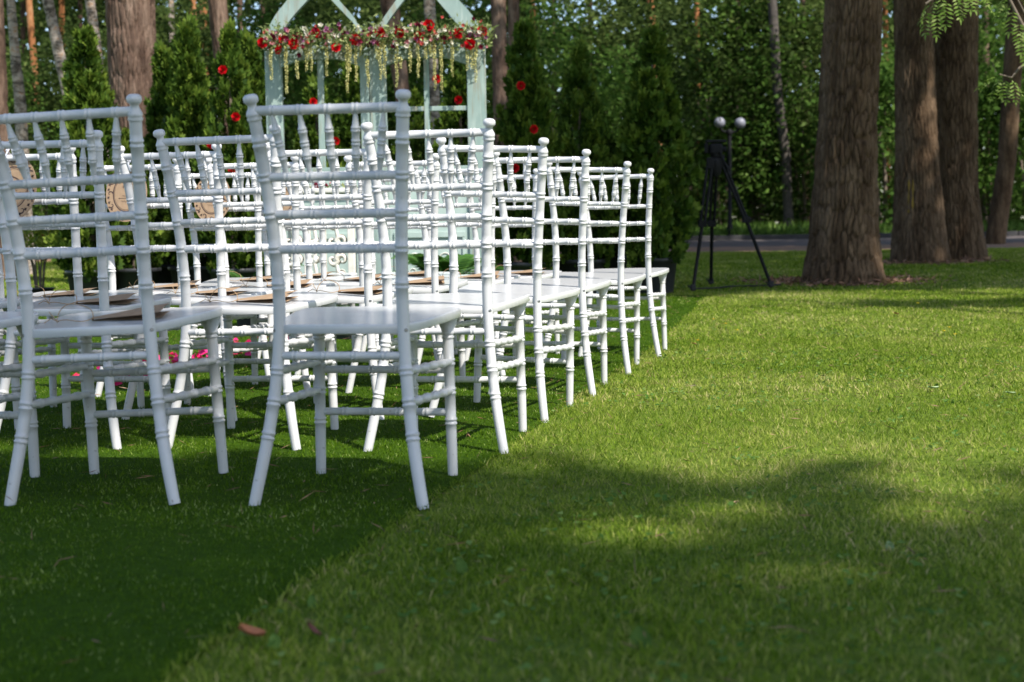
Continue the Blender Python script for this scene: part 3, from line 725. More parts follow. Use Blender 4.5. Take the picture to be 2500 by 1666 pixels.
# rose petals along the aisle
n = 620; s = rng.uniform(0, 1, n); yy = 3.6+5.2*s
clump = fbm(yy*3.1, np.zeros(n)+2, 9, 2) > .36
yy = yy[clump]; n = len(yy)
xx = np.interp(yy, [3.6, 5.66, 7.47, 8.8], [-2.12, -1.80, -1.50, -1.28])+rng.normal(0, .10, n)
c = np.c_[xx, yy, np.abs(rng.normal(.022, .012, n))+.006]
me = polymesh('rose_petals', leaves(c, rdir(n)*np.array([1, 1, .35]), rdir(n, 1.5), rng.uniform(.03, .055, n), rng.uniform(.03, .05, n), .3, .55), None, 4, rng.uniform(0, 1, n))
tag(link('rose_petals', me, PETAL), 'pink and red rose petals strewn along the aisle edge', 'petals', kind='stuff')

# ---------------------------------------------------------------- potted thujas
def thuja_mesh(h, r, n, seed):
    g = np.random.default_rng(seed); nc = 230
    t = (np.arange(nc)+g.uniform(0, 1, nc))/nc; t = t**.9; a = np.arange(nc)*2.399+g.normal(0, .35, nc)
    prof = np.interp(t, [0, .06, .18, .45, .75, .93, 1], [.50, .84, 1, .80, .47, .18, .02])
    rc = r*prof*g.uniform(.50, 1.18, nc); ci = g.integers(0, nc, n)
    lead = g.uniform(0, 1, nc); la = g.uniform(0, 6.28, 2); off = np.zeros((nc, 2)); hs = np.ones(nc)
    for q_, (lo, hi, fr, hh_) in enumerate(((.55, .80, .42, .86), (.80, 1.0, .45, .72))):
        m_ = (lead > lo) & (lead <= hi); off[m_] = r*fr*np.array([math.cos(la[q_]), math.sin(la[q_])]); hs[m_] = hh_; rc[m_] *= .62
    out = np.c_[np.cos(a), np.sin(a), np.zeros(nc)]
    axis = unit(out*g.uniform(.35, .8, nc)[:, None]+np.array([0, 0, 1.0])+g.normal(size=(nc, 3))*.2)
    s = g.uniform(0, 1, n)
    L0 = (.10+.05*g.uniform(size=nc))*np.clip(prof*1.3, .5, 1)
    asp = np.array([1, 1, .5])                    # the crown is later stretched about twofold in height
    c = np.c_[rc*np.cos(a)+off[:, 0], rc*np.sin(a)+off[:, 1], h*t*hs][ci]+axis[ci]*asp*((s-.35)*L0[ci]*1.3)[:, None]+g.normal(size=(n, 3))*asp*(L0[ci]*.24*(1.15-s))[:, None]
    ld = unit(axis[ci]+g.normal(size=(n, 3))*.38+out[ci]*.25*(1-s)[:, None]); d = unit(ld*asp)
    tang = unit(np.cross(d, out[ci])+g.normal(size=(n, 3))*.5); nrm = unit(np.cross(tang, d)+g.normal(size=(n, 3))*.35)
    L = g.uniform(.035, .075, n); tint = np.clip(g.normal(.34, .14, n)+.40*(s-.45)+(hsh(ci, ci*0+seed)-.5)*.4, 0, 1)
    V, T = [], []
    for ang, ln in ((0, 1.0), (.6, .72), (-.6, .72)):     # a flat fan of scale-leaf fingers
        s_ = np.cross(nrm, d); dd2 = (d*math.cos(ang)+s_*math.sin(ang))*np.array([1, 1, .6])
        b = c+d*asp*(L*.18*(0 if ang == 0 else 1))[:, None]
        V.append(leaves(b, dd2, nrm, L*ln, L*.26+.004, .1, .55)); T.append(np.clip(tint+(.10 if ang else 0), 0, 1))
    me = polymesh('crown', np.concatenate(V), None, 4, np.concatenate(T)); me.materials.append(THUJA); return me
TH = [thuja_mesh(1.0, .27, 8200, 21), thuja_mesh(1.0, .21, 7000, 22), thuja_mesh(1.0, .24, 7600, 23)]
stem = MB().tube([(0, 0, 0), (.01, 0, .4), (0, .01, .9)], [.03, .022, .008], 8).mesh('trunk'); stem.materials.append(BRANCH)
BIGPOT = pot_mesh2(.20, .30).mesh('pot'); BIGPOT.materials.append(POT); BIGSOIL = soil_disc(.19, .262).mesh('soil'); BIGSOIL.materials.append(SOIL)
def thuja(u, vtop, Y, k, wid, label, pot=True, rz=None):
    b = P(u, vtop, Y); z0 = float(gz(Y)); base = z0+.24 if pot else z0
    o = empty('potted_thuja' if pot else 'thuja', (b.x, Y, z0)); tag(o, label, 'thuja', 'columnar thujas behind the chairs')
    H = b.z-base
    link('crown', TH[k], None, o, (0, 0, base-z0), (0, 0, random.random()*6 if rz is None else rz), (wid, wid, H))
    link('trunk', stem, None, o, (0, 0, .2 if pot else 0), None, (1, 1, H))
    if pot: link('pot', BIGPOT, None, o); link('soil', BIGSOIL, None, o)
    return o
thuja(205, 92, 11.4, 0, 1.05, 'broad potted thuja in front of the leaning pale trunk')
thuja(400, 130, 12.2, 1, 1.0, 'shorter potted thuja beside the thick reddish pine trunk')
thuja(456, 66, 11.8, 1, 1.0, 'slender tall potted thuja just past the thick pine trunk')
thuja(557, 88, 11.3, 2, .92, 'potted thuja holding two red roses beside the arch post')
thuja(606, 100, 11.9, 1, .85, 'thuja tip half hidden behind the rose-pinned thuja at the arch')
thuja(318, 330, 11.6, 0, .8, 'low potted thuja in front of the thick pine trunk')
thuja(770, 215, 11.9, 2, 1.05, 'thuja seen through the panes of the first glazed door')
thuja(862, 170, 12.6, 1, 1.1, 'darker thuja behind the middle stiles of the arch')
thuja(1010, 240, 12.5, 0, .9, 'thuja seen through the glazed door below the leaning trunk')
thuja(1120, 130, 11.9, 2, .95, 'thuja glimpsed past the outer stile of the arch')
thuja(1278, 74, 11.6, 0, .96, 'potted thuja with red roses standing past the arch')
thuja(1412, 128, 12.0, 2, .98, 'shaded potted thuja between the rose-pinned one and the darkest one')
thuja(1592, 90, 12.05, 0, 1.14, 'tall dark potted thuja beside the camera tripod')
thuja(1475, 330, 12.5, 1, 1.0, 'low shaded potted thuja behind the front row of chairs')
# roses pinned into the thujas
for (u, v, Y, lab) in ((545, 172, 10.98, 'red rose pinned high in the thuja beside the arch post'), (577, 286, 10.92, 'red rose pinned low in the thuja beside the arch post'),
                       (1272, 210, 11.28, 'red rose pinned high in the thuja past the arch'), (1302, 316, 11.25, 'red rose pinned midway in the thuja past the arch'),
                       (1256, 411, 11.2, 'red rose pinned low in the thuja past the arch'), (763, 250, 11.5, 'red rose in the thuja behind the first glazed door'),
                       (1121, 245, 11.55, 'red rose in the thuja seen through the outer pane'), (1067, 194, 11.7, 'dark red rose behind the amaranth of the second door'),
                       (820, 345, 11.6, 'red rose low behind the first glazed door'), (515, 352, 11.1, 'red rose showing just above the shaded chair rail'),
                       (568, 414, 11.1, 'red rose between chair spindles below the arch thuja')):
    o = link('rose', ROSEM, None, None, P(u, v, Y), (R(random.uniform(-20, 10)), R(random.random()*360), R(random.uniform(-15, 25))), [1.12]*3)
    tag(o, lab, 'rose', 'red roses pinned in the thujas')
# the small lime shrub in its pot
p = P(96, 690, 12.2); sh = empty('potted_shrub', (p.x, 12.2, gz(12.2))); tag(sh, 'yellow-green shrub on bare stems in a low black pot', 'shrub')
link('pot', POTM, None, sh, scale=(1.0, 1.0, .65)); link('soil', SOILM, None, sh, scale=(1, 1, .65))
for k in range(7):
    a = k*.9; MB().tube([(.03*math.cos(a), .03*math.sin(a), .09), (.05*math.cos(a), .05*math.sin(a), .3), (.12*math.cos(a+.4), .12*math.sin(a+.4), .55)], [.008, .007, .004], 6).build('stem', BRANCH, sh)
n = 1500; a = rdir(n)*rng.uniform(.4, 1, n)[:, None]**.5; c = a*np.array([.24, .22, .17])+np.array([0, 0, .52])
link('crown', polymesh('crown', leaves(c, rdir(n, .3), rdir(n, .8), rng.uniform(.03, .06, n), rng.uniform(.012, .022, n)), None, 4, rng.uniform(0, 1, n)), LIME, sh)

# ---------------------------------------------------------------- tree trunks
def trunk_mesh(pts, nseg, nring, plates, amp, seed, flare=0.0):
    """pts: (x, y, z, r) from the ground up, local; bark plates pushed out of the surface"""
    p = np.array(pts, float); z = np.linspace(p[0, 2], p[-1, 2], nring)
    cx, cy, rr = (np.interp(z, p[:, 2], p[:, k]) for k in (0, 1, 3))
    th = np.linspace(0, 2*math.pi, nseg, endpoint=False); TH_, Z = np.meshgrid(th, z); RR = rr[:, None]+0*TH_
    if flare: RR = RR*(1+flare*np.exp(-(Z-z[0])/.22)*(.55+.9*vnoise(TH_*7/(2*math.pi)*1.0, Z*0+seed, seed)))
    nc = max(5, int(plates)); U = TH_/(2*math.pi)*nc+.95*(fbm(Z*3.0+0*TH_, np.cos(TH_)*2+seed, seed, 3)-.5)*2; ch = 2*math.pi*np.mean(rr)/nc*7.5; Wv = Z/ch+.3*(fbm(np.cos(TH_)*3, Z*4, seed+2, 2)-.5)
    iu, iv = np.floor(U), np.floor(Wv); f1 = np.full(U.shape, 9.0); f2 = f1.copy(); idd = np.zeros(U.shape)
    for du in (-1, 0, 1):
        for dv in (-1, 0, 1):
            cu, cv = iu+du, iv+dv; hu = hsh(np.mod(cu, nc), cv, seed); hv = hsh(np.mod(cu, nc), cv, seed+5)
            d = np.hypot(cu+.15+.7*hu-U, (cv+.1+.8*hv-Wv)*1.25)
            m_ = d < f1; f2 = np.where(m_, f1, np.minimum(f2, d)); idd = np.where(m_, hu, idd); f1 = np.where(m_, d, f1)
    e = np.clip((f2-f1)/.20, 0, 1); e = e*e*(3-2*e)
    dsp = amp*(e-1)+amp*.5*(idd-.5)*e+amp*.35*(fbm(np.cos(TH_)*9+TH_, Z*26, seed+9, 3)-.5)
    rd = 1-np.abs(2*vnoise(U*1.15+.8*fbm(Z*5+0*TH_, U*.3, seed+3, 2), Wv*2.2, seed+4)-1); dsp = dsp*1.15+amp*.45*(np.sqrt(np.clip(rd, 0, 1))-.7)
    RR = RR+dsp
    V = np.stack([cx[:, None]+RR*np.cos(TH_), cy[:, None]+RR*np.sin(TH_), Z], -1).reshape(-1, 3)
    i = np.arange((nring-1)*nseg); r, c = i//nseg, i % nseg
    F = np.stack([r*nseg+c, r*nseg+(c+1) % nseg, (r+1)*nseg+(c+1) % nseg, (r+1)*nseg+c], 1)
    return polymesh('trunk', V, F, 4, smooth=True)
def tuft_crown(name, n, rx, rz_, seed, m):
    g = np.random.default_rng(seed); k = 46; cc = unit(g.normal(size=(k, 3)))*g.uniform(.3, 1, k)[:, None]**.6*np.array([rx, rx, rz_])
    c = cc[g.integers(0, k, n)]+g.normal(size=(n, 3))*np.array([.34, .34, .20])*rx*.42
    d = unit(g.normal(size=(n, 3))+np.array([0, 0, .4])); nn = unit(g.normal(size=(n, 3)))
    me = polymesh(name, leaves(c, d, nn, g.uniform(.16, .36, n), g.uniform(.05, .11, n), .1), None, 4, g.uniform(0, 1, n)); me.materials.append(m); return me
PC = [tuft_crown('crown', 3200, 1.9, 2.4, 31, PINEN), tuft_crown('crown', 2600, 1.6, 2.2, 32, PINEN), tuft_crown('crown', 2600, 1.8, 2.6, 33, DECID)]
def tree(name, label, cat, path, wpx, Y, m, H, seed, crown, plates=9, amp=.01, nseg=40, nring=90, flare=.25, group='trees round the lawn'):
    """path: photo pixels from low to high on the trunk; wpx: trunk width there"""
    z0 = float(gz(Y)); w = [P(u, v, Y) for u, v in path]; k = Y/FPX*1.0
    b = w[0]; t1 = w[-1]; sl = (t1.x-b.x)/max(.3, t1.z-b.z); xb = b.x-(b.z-z0)*(w[1].x-b.x)/max(.2, w[1].z-b.z)
    o = empty(name, (xb, Y, z0)); tag(o, label, cat, group)
    r = [x*k/2 for x in wpx]
    pts = [(0, 0, -.05, r[0])]+[(p.x-xb, 0, p.z-z0, rr) for p, rr in zip(w, r) if p.z-z0 > .05]
    tx, tz, tr = pts[-1][0], pts[-1][2], pts[-1][3]
    pts.append((tx+sl*(H-tz)*.5, 0, H, tr*.35))
    nlow = int(nring*.8)
    lo = trunk_mesh(pts, nseg, nring, plates, amp, seed, flare); lo.materials.append(m)
    link('trunk', lo, None, o)
    c = link('crown', PC[crown], None, o, (pts[-1][0], 0, H-.9), (0, 0, seed*1.3), [max(.75, r[0]*4.2+.25)]*3)
    q = MB(); g = np.random.default_rng(seed+100)
    for j in range(7):
        a = g.uniform(0, 6.28); zz = H-2.6+.45*j; xx = np.interp(zz, [p[2] for p in pts], [p[0] for p in pts]); ln = g.uniform(.9, 1.7)
        q.tube([(xx, 0, zz), (xx+ln*.5*math.cos(a), ln*.5*math.sin(a), zz+.12), (xx+ln*math.cos(a), ln*math.sin(a), zz+.45)], [.05, .035, .012], 6)
    q.build('limb', m, o)
    return o
t1 = tree('pine_tree', 'dark furrowed pine trunk standing nearest the tripod', 'tree', [(2058, 640), (2062, 500), (2068, 318), (2084, 0)], [172, 156, 140, 136], 13.0, BARK_DARK, 10.5, 3, 0, 44, .028, 260, 380, .22)
t2 = tree('pine_tree', 'twin pine trunk with a yellow paint mark', 'tree', [(2245, 600), (2240, 430), (2233, 200), (2231, 0)], [128, 106, 95, 92], 17.0, BARK_DARK, 12.0, 5, 1, 40, .026, 220, 320, .25)
t3 = tree('pine_tree', 'twin pine trunk fused at the root behind the paint-marked one', 'tree', [(2348, 600), (2336, 430), (2332, 200), (2334, 0)], [104, 96, 104, 106], 17.7, BARK_DARK, 12.0, 8, 1, 40, .026, 220, 320, .28)
tree('pine_tree', 'slanting dark trunk at the path kerb behind the rowan leaves', 'tree', [(2434, 560), (2458, 400), (2470, 200), (2484, 0)], [46, 44, 44, 42], 25.0, BARK_DARK, 13.0, 9, 2, 12, .012, 60, 200, .15)
tree('pine_tree', 'thick reddish pine trunk behind the shaded chairs', 'tree', [(322, 420), (324, 250), (322, 130), (318, 0)], [88, 104, 113, 117], 14.2, BARK_RED, 10.5, 11, 0, 32, .022, 190, 300, .1)
tree('pine_tree', 'brown pine trunk cut by the picture edge beside the mottled birch', 'tree', [(2, 400), (-3, 290), (-10, 130), (-16, 0)], [48, 46, 46, 46], 16.0, BARK_RED, 10.0, 12, 1, 10, .010, 60, 160)
tree('birch_tree', 'mottled grey birch trunk with an ochre patch', 'tree', [(58, 420), (50, 260), (36, 120), (26, 0)], [30, 28, 23, 20], 17.5, BIRCH, 10.0, 13, 2, 7, .008, 48, 200)
tree('pine_tree', 'thin rust-red pine trunk between the mottled and the leaning birch', 'tree', [(98, 420), (86, 190), (78, 100), (70, 0)], [16, 16, 16, 16], 27.0, BARK_ORANGE, 12.0, 14, 1, 7, .006, 28, 100)
tree('birch_tree', 'pale pinkish birch trunk leaning over the broad thuja', 'tree', [(176, 300), (166, 240), (142, 120), (116, 0)], [25, 26, 27, 26], 17.0, BIRCH, 10.0, 15, 2, 7, .007, 48, 200)
tree('birch_tree', 'pale flaking trunk above the broad thuja', 'tree', [(246, 250), (237, 130), (229, 70), (219, 0)], [25, 25, 25, 24], 18.0, BIRCH, 10.0, 16, 2, 7, .007, 48, 180)
tree('birch_tree', 'distant pale grey trunk above the shorter thuja', 'tree', [(424, 300), (421, 170), (419, 80), (417, 0)], [18, 17, 15, 14], 25.0, BIRCH, 11.0, 17, 2, 6, .006, 28, 120)
tree('pine_tree', 'distant orange pine trunk next to the brown trunk by the arch', 'tree', [(508, 300), (504, 170), (499, 80), (495, 0)], [17, 17, 17, 18], 29.0, BARK_ORANGE, 12.0, 18, 1, 7, .007, 28, 110)
tree('pine_tree', 'second distant orange pine trunk further from the arch', 'tree', [(478, 300), (475, 150), (472, 60), (470, 0)], [16, 16, 16, 16], 31.0, BARK_ORANGE, 12.0, 19, 1, 7, .007, 28, 110)
tree('pine_tree', 'brown pine trunk rising behind the rose-pinned thuja', 'tree', [(556, 330), (546, 160), (537, 80), (530, 0)], [44, 43, 45, 46], 16.5, BARK_RED, 10.5, 20, 0, 10, .011, 80, 200)
tree('pine_tree', 'brown trunk leaning behind the glazed doors of the arch', 'tree', [(1000, 360), (980, 210), (965, 110), (950, 0)], [40, 37, 42, 45], 16.0, BARK_RED, 10.0, 22, 0, 10, .011, 80, 200)
tree('birch_tree', 'grey-brown birch trunk above the garland', 'tree', [(1062, 300), (1056, 170), (1052, 80), (1048, 0)], [28, 28, 28, 28], 19.0, BIRCH, 10.5, 23, 2, 8, .008, 48, 180)
tree('pine_tree', 'straight brown trunk right against the arch, in front of its twin', 'tree', [(1226, 360), (1222, 200), (1219, 100), (1216, 0)], [38, 38, 37, 36], 16.2, BARK_RED, 11.0, 24, 0, 9, .009, 72, 260)
tree('pine_tree', 'thinner brown twin trunk behind the rose-pinned thuja past the arch', 'tree', [(1256, 360), (1254, 200), (1254, 100), (1254, 0)], [28, 28, 28, 28], 17.5, BARK_RED, 11.0, 25, 0, 8, .009, 60, 220)
tree('pine_tree', 'distant orange pine stem above the dark thujas', 'tree', [(1606, 300), (1600, 150), (1594, 80), (1588, 0)], [16, 16, 17, 17], 31.5, BARK_ORANGE, 12.0, 26, 1, 7, .007, 28, 110)
tree('birch_tree', 'slender shaded birch with a bent stem beyond the path', 'tree', [(1926, 555), (1918, 380), (1898, 220), (1885, 0)], [24, 24, 23, 22], 32.0, SHADEDBIRCH, 12.0, 27, 2, 7, .009, 48, 200)
for j, (u, w_, Y) in enumerate(((150, 14, 37), (55, 12, 40), (195, 11, 39), (268, 14, 36), (585, 14, 36), (640, 12, 41), (1300, 13, 38), (1350, 12, 36), (1440, 12, 40), (1700, 13, 36), (1800, 12, 39), (1960, 14, 37), (2160, 13, 38), (2405, 15, 35))):
    tree('pine_tree', 'thin distant pine stem deep in the wood', 'tree', [(u+8, 420), (u+5, 240), (u+2, 120), (u, 0)], [w_]*4, Y, BARK_RED if j % 3 else BARK_ORANGE, 13.0, 40+j, 1, 6, .007, 20, 70, group='thin stems deep in the wood')
# yellow paint on the twin pine
c0 = P(2198, 470, 17.0); q = MB()
for du, v0, v1 in ((2193, 440, 520), (2200, 440, 540)):
    a, b = P(du, v0, 17.0-.17), P(du, v1, 17.0-.17); L = t2.location
    prev = []
    for k in range(9):
        pz = b.z+(a.z-b.z)*k/8; th = -math.pi/2-.74+(.17 if du == 2200 else 0)
        rr = np.interp(pz-L.z, [0, 1, 3], [.31, .285, .265])+.008
        w_ = .05*(.6+.4*math.sin(k*2.1+du))
        for s_ in (-1, 1): prev.append((rr*math.cos(th+s_*w_), rr*math.sin(th+s_*w_), pz-L.z))
    q.add(prev, [(2*k, 2*k+1, 2*k+3, 2*k+2) for k in range(8)])
q.build('paint_mark', YELLOWPAINT, t2)

# brown needles gathered round the feet of the big pines
for tt, lab, r0 in ((t1, 'reddish pine litter round the foot of the nearest dark pine', .36), (t2, 'brown pine litter round the foot of the twin pines', .42)):
    n = 1000; a = rng.uniform(0, 2*math.pi, n); q_ = r0+np.abs(rng.normal(0, .20, n)); lx, ly = tt.location.x+q_*np.cos(a)*1.25, tt.location.y+q_*np.sin(a)*.9
    c = np.c_[lx, ly, gz(ly)+rng.uniform(.008, .035, n)]
    me = polymesh('pine_litter', leaves(c, rdir(n)*np.array([1, 1, .35]), rdir(n, 1), rng.uniform(.04, .10, n), rng.uniform(.006, .02, n), .05), None, 4, rng.uniform(0, 1, n))
    tag(link('pine_litter', me, LITTER), lab, 'litter', kind='stuff')

# ---------------------------------------------------------------- leafy shrubs and the wood
def leafy(name, n, rx, ry, h, seed, size, m, z0=0.0, clumps=60, drop=0.0):
    g = np.random.default_rng(seed); k = clumps
    cc = unit(g.normal(size=(k, 3)))*g.uniform(.35, 1, k)[:, None]**.55*np.array([rx, ry, (h-z0)/2])+np.array([0, 0, z0+(h-z0)/2])
    ci = g.integers(0, k, n); c = cc[ci]+g.normal(size=(n, 3))*np.array([rx*.17, ry*.17, h*.06])
    c[:, 2] = np.abs(c[:, 2])
    d = unit(g.normal(size=(n, 3))*np.array([1, 1, .6])+np.array([0, -.2, -.25])); nn = unit(g.normal(size=(n, 3))*.6+np.array([0, -.2, 1.0]))
    tint = np.clip(g.normal(.45, .18, n)+(hsh(ci, ci*0+seed)-.5)*.5, 0, 1)
    L = g.uniform(.7, 1.3, n)*size
    me = polymesh(name, leaves(c, d, nn, L, L*.62, .18), None, 4, tint); me.materials.append(m); return me
LM = [leafy('crown', 6500, 1.5, 1.2, 4.6, 51, .11, DECID, .1), leafy('crown', 5200, 1.3, 1.0, 3.2, 52, .105, DECID, .05), leafy('crown', 6500, 1.7, 1.3, 5.2, 53, .12, DARKF, .2)]
stemm = MB()
for a in range(5): stemm.tube([(.1*math.cos(a), .1*math.sin(a), 0), (.25*math.cos(a), .2*math.sin(a), 1.2), (.7*math.cos(a*1.3), .5*math.sin(a*1.3), 2.8)], [.045, .03, .01], 6)
stemm = stemm.mesh('trunk'); stemm.materials.append(BRANCH)
for (u, Y, k, s_, lab) in ((1765, 33, 0, 1.2, 'bright leafy tree behind the globe lamp'), (1850, 33.5, 0, 1.3, 'leafy tree standing against the slender bent birch'), (1975, 33, 2, 1.2, 'shaded leafy tree behind the thick dark pine trunk'),
                           (2165, 30.5, 1, 1.35, 'sunlit leafy bush in the gap between the big pine trunks'), (2420, 31, 0, 1.1, 'leafy bush behind the slanting trunk at the kerb'), (2530, 30, 1, 1.3, 'leafy bush at the picture edge past the slanting trunk'),
                           (1660, 33, 2, 1.15, 'dark leafy tree behind the tripod'), (1490, 27, 2, 1.0, 'dark leafy tree behind the dark potted thujas'), (1360, 25, 0, .95, 'leafy tree behind the shaded thujas past the arch'),
                           (700, 22, 0, .85, 'dark leafy tree behind the arch post and its garland end'), (860, 23, 2, .95, 'leafy tree filling the first round arch'), (1110, 22, 0, .9, 'leafy tree filling the second round arch'),
                           (610, 24, 2, .9, 'shaded leafy tree between the brown trunk and the arch'), (440, 25, 2, .9, 'dark leafy tree behind the slender thuja'), (130, 26, 2, .8, 'dark leafy tree behind the leaning birch'), (20, 25, 0, .7, 'low leafy tree behind the mottled birch'), (270, 27, 2, .85, 'dark leafy tree behind the thick reddish pine')):
    p = P(u, 560, Y); o = empty('leafy_tree', (p.x, Y, gz(Y))); tag(o, lab, 'tree', 'leafy trees at the wood edge')
    link('crown', LM[k], None, o, None, (0, 0, random.random()*6), [s_]*3); link('trunk', stemm, None, o, None, (0, 0, random.random()*6), [s_]*3)
# the mass of the wood behind
n = 300000; g = np.random.default_rng(77)
x = g.uniform(-25, 27, n); y = 34+22*g.uniform(0, 1, n)**1.3; z = g.uniform(0, 1, n)**.9*15.5
dens = fbm(x*.35+y*.2, z*.42+y*.1, 61, 4); hole = fbm(x*.22, z*.25, 77, 4)
keep = (dens > .40)
x, y, z, dens = x[keep], y[keep], z[keep], dens[keep]; n = len(x)
nb = 26000; bx, by, bz = g.uniform(-34, 36, nb), g.uniform(57, 63, nb), g.uniform(0, 20, nb)
kb = ~((bz > 8.5) & (fbm(bx*.30, bz*.34, 77, 4) > .56)); bx, by, bz = bx[kb], by[kb], bz[kb]; big = np.r_[np.ones(n), np.full(len(bx), 5.0)]
nl = 30000; x, y, z, dens = np.r_[x, bx, g.uniform(-25, 27, nl)], np.r_[y, by, g.uniform(34.5, 38, nl)], np.r_[z, bz, 3.4*g.uniform(0, 1, nl)**1.2], np.r_[dens, np.full(len(bx), .4), np.full(nl, .42)]; n = len(x); big = np.r_[big, np.ones(nl)]
c = np.c_[x, y, z+gz(y)]
me = polymesh('forest', leaves(c, unit(g.normal(size=(n, 3))*np.array([1, 1, .6])+np.array([0, 0, -.3])), unit(g.normal(size=(n, 3))*.7+np.array([0, -.2, .9])), g.uniform(.11, .25, n)*big, g.uniform(.075, .15, n)*big, .18), None, 4, np.clip(g.normal(.4, .18, n)+(dens-.5)*1.2, 0, 1))
tag(link('forest', me, DARKF), 'deep green wood closing the view behind the path', 'forest', kind='stuff')
# low growth on the bank beyond the kerb
n = 26000; x = g.uniform(-16, 18, n); y = 28.3+3.5*g.uniform(0, 1, n); hh = g.uniform(.05, .30, n)*(.4+fbm(x*.8, y, 5, 3)*1.3)
c = np.c_[x, y, gz(y)+.08+0*hh]; me = polymesh('bank_growth', leaves(c, unit(g.normal(size=(n, 3))*.6+np.array([0, 0, 1.0])), unit(g.normal(size=(n, 3))), hh, .03+.02*g.uniform(size=n), .1), None, 4, np.clip(g.normal(.7, .2, n), 0, 1))
tag(link('undergrowth', me, DECID), 'low green growth on the bank behind the kerb', 'undergrowth', kind='stuff')

# ---------------------------------------------------------------- tall pines behind and beside the camera: their crowns shade the lawn
def shade_spot(x, y):
    """1 where the ground lies in tree shade in the photograph"""
    s = np.zeros(len(x), bool); g_soft = np.random.default_rng(3).normal(0, 1, len(x)); g_hole = np.random.default_rng(4).uniform(0, 1, len(x))
    edge = np.interp(x, [-3.5, -2.0, -.9, -.66, -.48, -.27, .3, .9, 1.3, 2.2, 5], [3.9, 3.85, 3.78, 3.70, 3.52, 3.50, 3.42, 3.22, 3.02, 2.85, 2.8])+np.interp(x, [-1, 0, .6], [.3, .5, 1.1])*(fbm(x*1.1, y*1.1, 15, 3)-.45)+g_soft*np.interp(x, [-2, 0, 1, 3], [.10, .12, .30, .40])
    thin = (x > -.2) & (y > 1.2) & (g_hole < np.clip((fbm(x*.8+4, y*1.1, 19, 3)-.42)*3.2, 0, .9))
    s |= (y < edge) & (y > -3.5) & ~thin
    s |= (((x+1.78)/.62)**2+((y-4.70)/.33)**2 < 1)
    s |= (x > 2.6) & (x < 7) & (y > 10.25+.1*x*0) & (y < 10.95+.25*np.sin(x*1.3))
    s |= (x > -.2) & (x < 10) & (y > 12.1) & (y < 17.5) & (fbm(x*.9, y*1.6, 27, 3) > .22)
    s |= (x > -1.1) & (x < 1.8) & (y > 11.75) & (y < 14.2)
    s |= (x > 1.0) & (x < 12) & (y > 17.5) & (y < 29.5) & (fbm(x*.5, y*1.1, 33, 3) > .27)
    return s
TR = [(5.2, -9.2), (10.5, -8.0), (1.4, -10.5), (11.5, 2.5), (15.5, 6.5), (17.5, 12.0)]
N0 = 105000; g = np.random.default_rng(5)
sx_, sy_ = g.uniform(-4.5, 13, N0), g.uniform(-4, 29.6, N0); kk = shade_spot(sx_, sy_); sx_, sy_ = sx_[kk], sy_[kk]
hh = g.uniform(11.0, 15.0, len(sx_))+1.5*np.sin(sx_*1.1)
cx, cy = sx_+SUN_H[0]*K*hh, sy_+SUN_H[1]*K*hh
own = np.argmin([(cx-a)**2+(cy-b)**2 for a, b in TR], 0)
for j, (a, b) in enumerate(TR):
    m_ = own == j; n = int(m_.sum())
    if n < 40: continue
    o = empty('pine_tree', (a, b, gz(b)))
    tag(o, ['tall pine behind the camera shading the last row', 'tall pine far behind the camera', 'tall pine behind the camera over the turf', 'tall pine beside the lawn shading the big trunks', 'tall pine out past the big trunks', 'tall pine by the path out of view'][j], 'tree', 'tall shading pines')
    q = trunk_mesh([(0, 0, -.1, .28), (0, 0, 7, .22), (.1, 0, 14.5, .07)], 32, 80, 9, .014, 70+j, .3); q.materials.append(BARK_DARK); link('trunk', q, None, o)
    c = np.c_[cx[m_]-a, cy[m_]-b, hh[m_]]
    d = unit(g.normal(size=(n, 3))*np.array([1, 1, .5])); nn = unit(g.normal(size=(n, 3))*.8+np.array([.4, -.5, .8]))
    me = polymesh('crown', leaves(c, d, nn, g.uniform(.26, .48, n), g.uniform(.12, .24, n), .1), None, 4, g.uniform(0, 1, n)); link('crown', me, PINEN, o)
    q = MB()
    for k in range(0, n, max(1, n//16)):
        e = c[k]
        if math.hypot(e[0], e[1]) > 3.0: continue
        zt = max(6.5, e[2]-.25*math.hypot(e[0], e[1])); zt = min(zt, 14)
        q.tube([(0, 0, zt), (e[0]*.5, e[1]*.5, (zt+e[2])/2+.2), tuple(e)], [.06, .04, .012], 6)
    q.build('limb', BRANCH, o)

# ---------------------------------------------------------------- rowan reaching in from the side
RY = 9.2
ro = empty('rowan_tree', (P(2600, 600, RY).x, RY, gz(RY))); tag(ro, 'rowan boughs with feathered leaves reaching in before the twin pines', 'tree'); ro0 = Vector(ro.location)
MB().tube([(0, 0, -.05), (.05, 0, 1.2), (.0, .05, 2.6), (.1, 0, 4.2)], [.06, .05, .038, .015], 10).build('trunk', BRANCH, ro)
def rl(u, v, dy=0): return P(u, v, RY+dy)-ro0
for pts, r_ in (([(2600, 150), (2530, 110), (2495, 60), (2465, 0), (2440, -60)], .013), ([(2600, 160), (2520, 150), (2490, 165), (2470, 190), (2440, 182)], .009), ([(2600, -40), (2500, -60), (2400, -45), (2300, -20), (2260, 10)], .012), ([(2520, 60), (2500, 30), (2480, -10)], .006)):
    p = np.array([rl(u, v) for u, v in pts]); MB().tube(p, np.linspace(r_*1.3, r_*.6, len(p)), 7).build('branch', BRANCH, ro)
